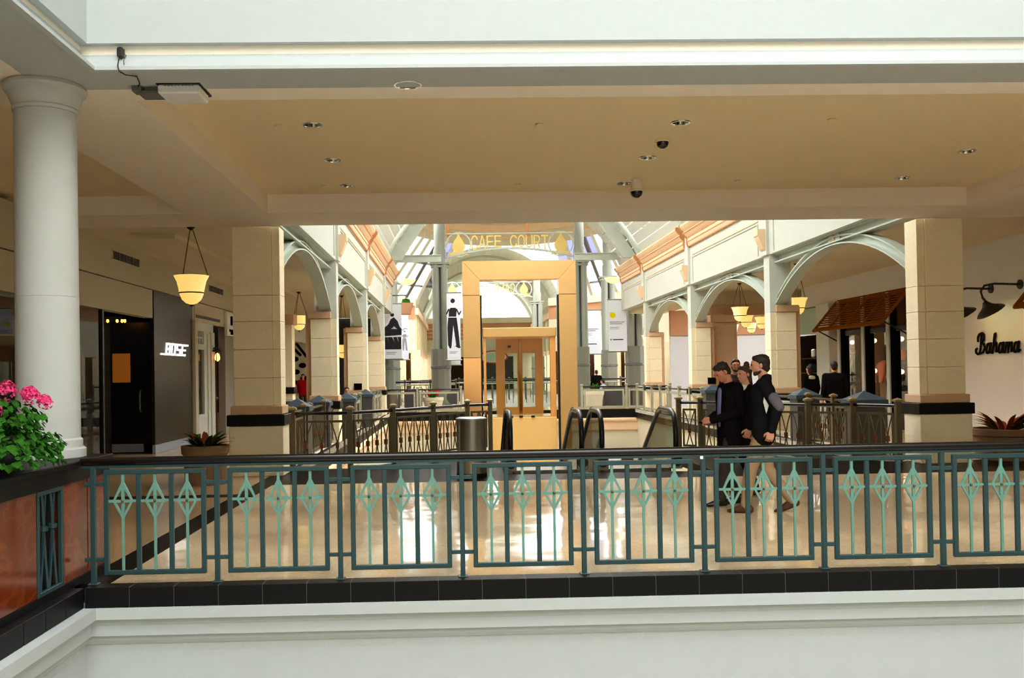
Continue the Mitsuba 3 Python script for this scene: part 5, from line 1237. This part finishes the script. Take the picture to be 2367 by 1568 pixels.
# lower floor glimpsed below the handrail
t = thing('lower_kiosk', 'white kiosk panels and brown door on the lower floor, seen between the escalators', 'kiosk')
put(t + '__panel', cat([box(5.2, 6.1, 41.8, 41.9, -5, -1.7), box(6.2, 7.2, 41.8, 41.9, -5, -1.7)]), M_banner)
put(t + '__door', box(7.25, 7.75, 41.7, 41.9, -5, -1.7), M_door)
put(t + '__caption', cat([box(6.35, 7.05, 41.79, 41.8, -2.5, -2.42)]), M_print)
# ================================================================ PEOPLE
def msphere(p, r, n=14): return m3.Manifold.sphere(r, n).translate([float(c) for c in p])
def mell(p, r, n=18): return m3.Manifold.sphere(1.0, n).scale([float(c) for c in r]).translate([float(c) for c in p])
def chain(pts):
    out = []
    for (a, ra_), (b, rb_) in zip(pts[:-1], pts[1:]):
        out.append(m3.Manifold.batch_hull([msphere(a, ra_), msphere(b, rb_)]))
    return out
def hull(items): return m3.Manifold.batch_hull([mell(p, r) if not np.isscalar(r) else msphere(p, r) for p, r in items])
def solid(parts, fine, it=6):
    m = m3.Manifold.batch_boolean(parts, m3.OpType.Add)
    if fine: m = m.refine_to_length(fine)
    a = m.to_mesh(); tm = trimesh.Trimesh(np.array(a.vert_properties[:, :3]), np.array(a.tri_verts), process=False)
    if it: trimesh.smoothing.filter_taubin(tm, iterations=it)
    return np.array(tm.vertices), np.array(tm.faces)
def V(*a): return np.array(a, float)
def hand(w_, d, nrm, curl, s=1.0, side=1):
    """Palm, four unequal bent fingers and a thumb; d: direction of the fingers, nrm: the way the palm faces."""
    d = d / np.linalg.norm(d); nrm = nrm - d * (nrm @ d); nrm /= np.linalg.norm(nrm); a = np.cross(d, nrm) * side
    out = [hull([(w_, .024 * s), (w_ + d * .045 * s + a * .026 * s, .017 * s), (w_ + d * .045 * s - a * .026 * s, .016 * s), (w_ + d * .085 * s + a * .030 * s, .013 * s), (w_ + d * .085 * s - a * .030 * s, .012 * s)])]
    for off, L in ((.030, .070), (.010, .080), (-.010, .075), (-.030, .058)):
        p = w_ + d * .085 * s + a * off * s; pts = [(p, .0095 * s)]; ang = 0.15
        for seg in (.42, .33, .25):
            ang += curl
            p = p + (d * math.cos(ang) + nrm * math.sin(ang)) * L * seg * s
            pts.append((p, (.009 if seg > .3 else .0075) * s))
        out += chain(pts)
    b = w_ + d * .025 * s + a * .028 * s
    t1 = b + (a * .7 + d * .6 + nrm * .25) * .04 * s; t2 = t1 + (d * .8 + nrm * .5 * (1 + curl)) * .032 * s
    out += chain([(b, .014 * s), (t1, .011 * s), (t2, .009 * s)])
    return out
def person(label, x, y, head_deg, H=1.78, pose=None, top=None, legs=None, shoes=None, skin=None, hair=None, hp=0.0, hy=0.0, coat_len=0.78, fine=0.035, beard=None, z=0.0, bun=False, extra=None, longhair=False, belly=1.0):
    """A figure facing +y in its own frame, scaled to height H, turned to head_deg (degrees, 0 = +x) and set at (x, y, z)."""
    J = dict(ankR=V(.09, -.02, .085), kneeR=V(.095, .015, .48), hipR=V(.09, 0, .92), ankL=V(-.09, -.02, .085), kneeL=V(-.095, .015, .48), hipL=V(-.09, 0, .92),
             shR=V(.195, -.015, 1.42), elR=V(.245, -.04, 1.14), wrR=V(.255, .05, .90), shL=V(-.195, -.015, 1.42), elL=V(-.245, -.04, 1.14), wrL=V(-.255, .05, .90),
             pel=V(0, 0, .95), waist=V(0, .01, 1.10), chest=V(0, 0, 1.30), neck=V(0, -.02, 1.47), head=V(0, .015, 1.63),
             hdR=V(0, .1, -1), hdL=V(0, .1, -1), hnR=V(-1, .2, 0), hnL=V(1, .2, 0), curlR=.5, curlL=.5, ftR=V(0, 1, 0), ftL=V(0, 1, 0))
    J.update(pose or {})
    k = H / 1.75
    t = thing('person', label, 'person')
    R = rz(math.radians(head_deg) - PI / 2)
    fin = lambda m: xf(m, R, (x, y, z), k)
    # head
    hR = rz(hy) @ rx(hp)
    Q = lambda p: J['head'] + hR @ np.asarray(p, float)
    def hm(items): return m3.Manifold.batch_hull([mell((0, 0, 0), r).translate([float(c) for c in p]) for p, r in items])
    hd = [hm([((0, -.02, .035), (.074, .088, .080)), ((0, .03, .02), (.062, .062, .07))]), hm([((0, .025, -.01), (.06, .062, .06)), ((0, .052, -.085), (.026, .022, .018)), ((.038, .01, -.06), (.02, .03, .025)), ((-.038, .01, -.06), (.02, .03, .025))]),
          hm([((0, .088, .022), (.010, .008, .008)), ((0, .099, -.018), (.012, .012, .009)), ((.012, .09, -.022), (.007, .008, .006)), ((-.012, .09, -.022), (.007, .008, .006))]),
          hm([((.03, .078, .036), (.024, .012, .008)), ((-.03, .078, .036), (.024, .012, .008))]), hm([((.016, .078, -.05), (.012, .010, .006)), ((-.016, .078, -.05), (.012, .010, .006))]),
          mell((.073, -.014, 0), (.009, .018, .028)), mell((-.073, -.014, 0), (.009, .018, .028))]
    hd = [m.transform(np.c_[hR, J['head']]) for m in hd]
    nb = J['neck']
    sk = hd + chain([(nb - V(0, .005, .06), .062), (nb + V(0, .01, .03), .056), (Q((0, -.02, -.06)), .055)])
    sk += [hull([(J['chest'] + V(.11, 0, .04), .085), (J['chest'] - V(.11, 0, -.04), .085), (J['waist'] + V(.07, 0, 0), .09), (J['waist'] - V(.07, 0, 0), .09)]),
           hull([(J['waist'] + V(.07, 0, 0), .09), (J['waist'] - V(.07, 0, 0), .09), (J['pel'] + V(.075, 0, 0), .10), (J['pel'] - V(.075, 0, 0), .10)]), hull([(J['shR'], .06), (J['shL'], .06), (nb - V(0, 0, .05), .06), (J['chest'], .10)])]
    for s in 'RL':
        sk += chain([(J['hip' + s], .078), (J['knee' + s], .052), (J['ank' + s], .036)]) + chain([(J['sh' + s], .052), (J['el' + s], .040), (J['wr' + s], .026)])
        sk += hand(J['wr' + s], J['hd' + s], J['hn' + s], J['curl' + s], 1.0, 1 if s == 'R' else -1)
    put(t + '__body', fin(solid(sk, fine * .5 if fine else 0, 3 if fine else 0)), skin or M_skin, smooth=True)
    for s in (-1, 1):
        put(t + '__eye', fin(xf(lathe([(0, -.008), (.011, 0), (0, .008)], 8), None, Q((s * .03, .083, .02)))), M_hair)
    # hair
    hr = m3.Manifold.batch_hull([mell((0, -.028, .048), (.080, .092, .082)), mell((0, .03, .092), (.055, .04, .028)), mell((0, -.06, -.03), (.062, .05, .05))])
    cut = m3.Manifold.batch_hull([mell((0, .14, -.02), (.10, .08, .075), 20), mell((0, .12, -.16), (.12, .10, .05))]) + m3.Manifold.cube([.3, .3, .2], True).rotate([24, 0, 0]).translate([0, .06, -.125]) if not longhair else m3.Manifold.batch_hull([mell((0, .14, -.02), (.075, .08, .075), 20), mell((0, .13, -.16), (.08, .09, .05))])
    if longhair: hr = hr + m3.Manifold.batch_hull([mell((0, -.045, .03), (.078, .07, .08)), mell((0, -.05, -.09), (.06, .045, .04))])
    hr = (hr - cut)
    if bun: hr = hr + mell((.0, -.06, .135), (.038, .04, .042)) + mell((0, -.05, .10), (.03, .03, .03))
    hv, hf = solid([hr.transform(np.c_[hR, J['head']])], .012 if fine else 0, 2 if fine else 0)
    if fine:
        d_ = hv - J['head']; d_ /= np.linalg.norm(d_, axis=1, keepdims=True)
        hv = hv + d_ * ((meshkit.fbm(hv * 55, 2, 3) - .5) * .022)[:, None]
    put(t + '__hair', fin((hv, hf)), hair or M_hair, smooth=True)
    if beard:
        bd = m3.Manifold.batch_hull([mell((0, .03, -.062), (.050, .046, .016)), mell((0, .055, -.088), (.027, .0225, .0185)), mell((.04, .008, -.06), (.0205, .028, .024)), mell((-.04, .008, -.06), (.0205, .028, .024))]) - mell((0, .095, -.052), (.02, .03, .008))
        put(t + '__beard', fin(solid([bd.transform(np.c_[hR, J['head']])], fine * .5 if fine else 0, 1 if fine else 0)), beard, smooth=True)
    # clothes: a little larger than the body
    cl = J['pel'] + V(0, 0, coat_len - .95)
    coat = [hull([(J['chest'] + V(.12, 0, .04), .115 * belly), (J['chest'] - V(.12, 0, -.04), .115 * belly), (J['waist'] + V(.085, 0, 0), .115 * belly), (J['waist'] - V(.085, 0, 0), .115 * belly)]),
            hull([(J['waist'] + V(.085, 0, 0), .115 * belly), (J['waist'] - V(.085, 0, 0), .115 * belly), (cl + V(.095, 0, .10), .115), (cl - V(.095, 0, -.10), .115)]),
            hull([(J['shR'], .078), (J['shL'], .078), (nb - V(0, 0, .045), .075), (J['chest'] + V(.1, 0, 0), .11), (J['chest'] - V(.1, 0, 0), .11)]), hull([(nb - V(0, .01, .03), .072), (nb - V(0, .0, .0), .066)])]
    for s in 'RL':
        coat += chain([(J['sh' + s], .078), (J['el' + s], .062), (J['wr' + s] - (J['wr' + s] - J['el' + s]) * .06, .046)])
    cv, cf = solid(coat, fine * .6, 5)
    cv = cv + trimesh.Trimesh(cv, cf, process=False).vertex_normals * ((meshkit.fbm(cv * [9, 9, 6], 3, 11) - .5) * .022)[:, None]
    put(t + '__jacket', fin((cv, cf)), top or M_coat, smooth=True)
    tr = [hull([(J['pel'] + V(.08, 0, 0), .105), (J['pel'] - V(.08, 0, 0), .105), (J['hipR'], .10), (J['hipL'], .10)])]
    for s in 'RL':
        tr += chain([(J['hip' + s], .098), (J['knee' + s], .074), (J['ank' + s] + V(0, 0, .01), .058)])
    put(t + '__trousers', fin(solid(tr, fine, 5 if fine else 0)), legs or M_trouser, smooth=True)
    for s in 'RL':
        a = J['ank' + s]; f = J['ft' + s]; f = f / np.linalg.norm(f); sd = V(f[1], -f[0], 0); g = a - V(0, 0, .085)
        tilt = f[2]; 
        sh = m3.Manifold.batch_hull([mell(g + V(0, 0, .045) - f * .05, (.036, .036, .04)), mell(g + V(0, 0, .085), (.04, .04, .03)), mell(g + V(0, 0, .035) + f * .10, (.046, .046, .033)), mell(g + V(0, 0, .026) + f * .17, (.034, .034, .025))])
        if abs(tilt) < .05: sh = sh.trim_by_plane([0, 0, 1], float(g[2] + .002))
        put(t + '__shoe', fin(solid([sh], .03 if fine else 0, 2 if fine else 0)), shoes or M_shoeb, smooth=40)
    if extra: extra(t, J, fin)
    return t

# the older man in a dark overcoat, head bowed over his hands
def ex1_(t, J, fin):
    sh = m3.Manifold.batch_hull([mell((.0, .118, 1.38), (.045, .02, .05)), mell((.0, .135, 1.12), (.05, .014, .06)), mell((0, .13, .98), (.03, .012, .03))])
    put(t + '__shirt', fin(solid([sh], .03, 2)), M_shirt, smooth=True)
    put(t + '__phone', fin(cbox(-.04, .04, .36, .375, 1.0, 1.02, .004)), M_letter)
    put(t + '__watch', fin(xf(lathe([(.03, -.012), (.036, -.01), (.036, .01), (.03, .012)], 14), rx(1.2), J['wrL'] - V(-.01, .03, 0))), M_letter)
person('man in a black overcoat and blue shirt, head bowed over his hands', 3.42, 11.85, 187, 1.80,
       dict(head=V(0, .085, 1.61), neck=V(0, .0, 1.47), chest=V(0, .0, 1.30), elR=V(.25, -.05, 1.15), wrR=V(.06, .24, 1.04), elL=V(-.25, -.05, 1.15), wrL=V(-.06, .26, 1.03), hdR=V(-.35, .9, .0), hdL=V(.45, .8, -.05), hnR=V(-.6, -.1, -.7), hnL=V(.6, -.1, -.6), curlR=.75, curlL=.8,
            ankL=V(-.09, .16, .085), kneeL=V(-.095, .10, .48), ankR=V(.09, -.10, .085)), M_coat, M_trouser, M_shoeb, M_skin, M_hair, hp=-.62, hy=.1, coat_len=.62, fine=.03, extra=ex1_)
# the younger bearded man in a black and grey jacket, khaki trousers
def ex2_(t, J, fin):
    g = hull([(J['elL'] + V(-.016, .035, .10), (.055, .06, .06)), (J['elL'] + V(-.016, -.012, .0), (.056, .058, .05))])
    put(t + '__sleeve_patch', fin(solid([g], .03, 2)), M_grey, smooth=True)
    c = m3.Manifold.batch_hull([mell((0, -.03, 1.475), (.078, .07, .03)), mell((0, -.035, 1.52), (.07, .062, .022))])
    put(t + '__collar', fin(solid([c], .03, 2)), M_jacket, smooth=True)
    put(t + '__side_patch', fin(xf(prism([(0, .10), (.025, .16), (.05, .04), (.02, -.09), (-.01, .0)], .012, 'yz', 0), rz(.12), (-.262, -.07, 1.20))), M_scarf)
person('bearded man in a black jacket with grey sleeve patches and khaki trousers', 3.62, 11.15, 158, 1.86,
       dict(head=V(-.01, .03, 1.63), elR=V(.25, .03, 1.15), wrR=V(.22, .17, .92), elL=V(-.275, -.17, 1.18), wrL=V(-.27, -.10, .92), hdR=V(0, .3, -1), hdL=V(0, .25, -1), curlR=.7, curlL=.6,
            ankL=V(-.08, .20, .085), kneeL=V(-.09, .14, .49), kneeR=V(.095, -.02, .48), ankR=V(.10, -.28, .13), ftR=V(0, .9, -.35)), M_jacket, M_khaki, M_shoe, M_skin2, M_hair, hp=-.1, hy=.12, coat_len=.74, fine=.03, beard=M_hairb, extra=ex2_, belly=1.12)
def ex3_(t, J, fin):
    put(t + '__scarf', fin(solid([m3.Manifold.batch_hull([mell((0, .0, 1.45), (.11, .095, .05)), mell((0, .06, 1.36), (.06, .06, .08))])], .03, 2)), M_scarf, smooth=True)
person('woman with a brown hair bun and pale scarf walking behind the two men', 3.90, 12.75, 200, 1.74, dict(ankR=V(.09, -.2, .085), kneeR=V(.09, -.03, .48)), M_coat, M_coat, M_shoeb, M_skin2, M_hairb, coat_len=.6, bun=True, longhair=True, extra=ex3_, hp=-.1)
person('dark-haired bearded man facing the camera, seen between the heads of the two men', 5.20, 17.55, 262, 1.88, None, M_trouser, M_trouser, M_shoeb, M_skin, M_hair, beard=M_hair, hp=.05)
# passers-by
person('person in a red shirt and dark trousers standing behind the second left pillar', -6.95, 43.5, 275, 1.79, None, M_red, M_trouser, M_shoeb, M_skin, M_hair, fine=.05)
person('dark-haired person in black with a white collar, right of the second right pillar', 9.72, 25.9, 110, 1.76, None, M_coat, M_coat, M_shoeb, M_skin, M_hair, fine=.05, longhair=True, extra=lambda t, J, fin: put(t + '__collar', fin(solid([m3.Manifold.batch_hull([mell((0, -.03, 1.45), (.13, .10, .035)), mell((0, -.04, 1.40), (.14, .10, .03))])], .04, 2)), M_scarf, smooth=True))
person('man in a black coat seen from behind, before the shop windows at right', 8.95, 22.3, 85, 1.84, None, M_coat, M_trouser, M_shoeb, M_skin, M_hair, fine=.05, belly=1.2)
sit = dict(pel=V(0, 0, .50), waist=V(0, .0, .66), chest=V(0, 0, .86), neck=V(0, -.02, 1.03), head=V(0, .02, 1.19), shR=V(.195, -.01, .98), shL=V(-.195, -.01, .98), elR=V(.24, .03, .72), elL=V(-.24, .03, .72), wrR=V(.12, .27, .70), wrL=V(-.12, .27, .70), hdR=V(-.2, 1, 0), hdL=V(.2, 1, 0), hnR=V(0, 0, -1), hnL=V(0, 0, -1),
           hipR=V(.09, .02, .48), hipL=V(-.09, .02, .48), kneeR=V(.10, .42, .50), kneeL=V(-.10, .42, .50), ankR=V(.10, .40, .085), ankL=V(-.10, .40, .085))
def seat_at(x, y, label):
    t = thing('cafe_chair', label, 'chair')
    put(t + '__seat', cbox(x - .2, x + .2, y - .2, y + .2, .34, .385, .01), M_steeld)
    for a, b in ((-1, -1), (1, -1), (-1, 1), (1, 1)):
        put(t + '__leg', bar((x + a * .17, y + b * .17, 0), (x + a * .17, y + b * .17, .35), .03, .03, up=(1, 0, 0)), M_steeld)
seat_at(-3.6, 31.5, 'dark chair under the seated man at left')
person('seated dark-haired man seen above the third capped pier at left', -3.6, 31.5, 280, 1.75, sit, M_coat, M_trouser, M_shoeb, M_skin, M_hair, fine=.05, coat_len=.45)
seat_at(7.0, 45.2, 'dark chair of the person in the light blue shirt')
person('seated person in a light blue shirt beside the cream planter behind the far railing', 7.0, 45.2, 150, 1.75, sit, M_blueshirt, M_trouser, M_shoeb, M_skin, M_hair, fine=.06, coat_len=.45)
person('person in dark clothes standing under the left-hand yellow dot banner', 6.95, 46.9, 100, 1.76, None, M_coat, M_coat, M_shoeb, M_skin, M_hair, fine=.06)
person('grey-haired person in dark clothes at the edge of the fourth right pillar', 9.75, 48.3, 200, 1.80, None, M_coat, M_trouser, M_shoeb, M_skin, M_lid, fine=.06)

# repeats of one kind share a group
GROUPS = {'stone_pillar': 'stone pillars of the nave', 'capped_pier': 'capped piers along the opening', 'metal_railing': 'metal railings round the opening', 'terrace_railing': 'railings of the cafe terrace', 'banner': 'hanging banners', 'pendant_lamp': 'yellow glass pendant lamps', 'downlight': 'chrome ceiling downlights', 'sprinkler_cap': 'sprinkler caps on the tan ceiling',
          'dome_camera': 'dome cameras on the tan ceiling', 'escalator': 'escalators', 'waste_bin': 'steel waste bins', 'gooseneck_lamp': 'gooseneck wall lamps', 'louvre_awning': 'wooden louvre awnings', 'arch_sign': 'arched cafe signs', 'uplight': 'uplight bowls of the court', 'roof_truss': 'roof trusses of the nave', 'hanger_rod': 'hanger rods of the cafe sign', 'cream_planter': 'cream planters by the far railing',
          'planter_pot': 'planters by the near pillars', 'air_vent': 'air vents on the left wall', 'shop_goods': 'goods on the dark shop shelves', 'display_item': 'speakers on the dark shop counter', 'dressed_mannequin': 'mannequins in the shop window', 'notice_plate': 'small notices on the pillars', 'dark_counter': 'dark cabinets by the far railing', 'corridor_pillar': 'pilasters in the side corridors'}
import re
for key_ in list(labels):
    base = re.sub(r'_[0-9]{3}$', '', key_)
    if base in GROUPS and '__' not in key_ and 'category' in labels[key_]: labels[key_].setdefault('group', GROUPS[base])
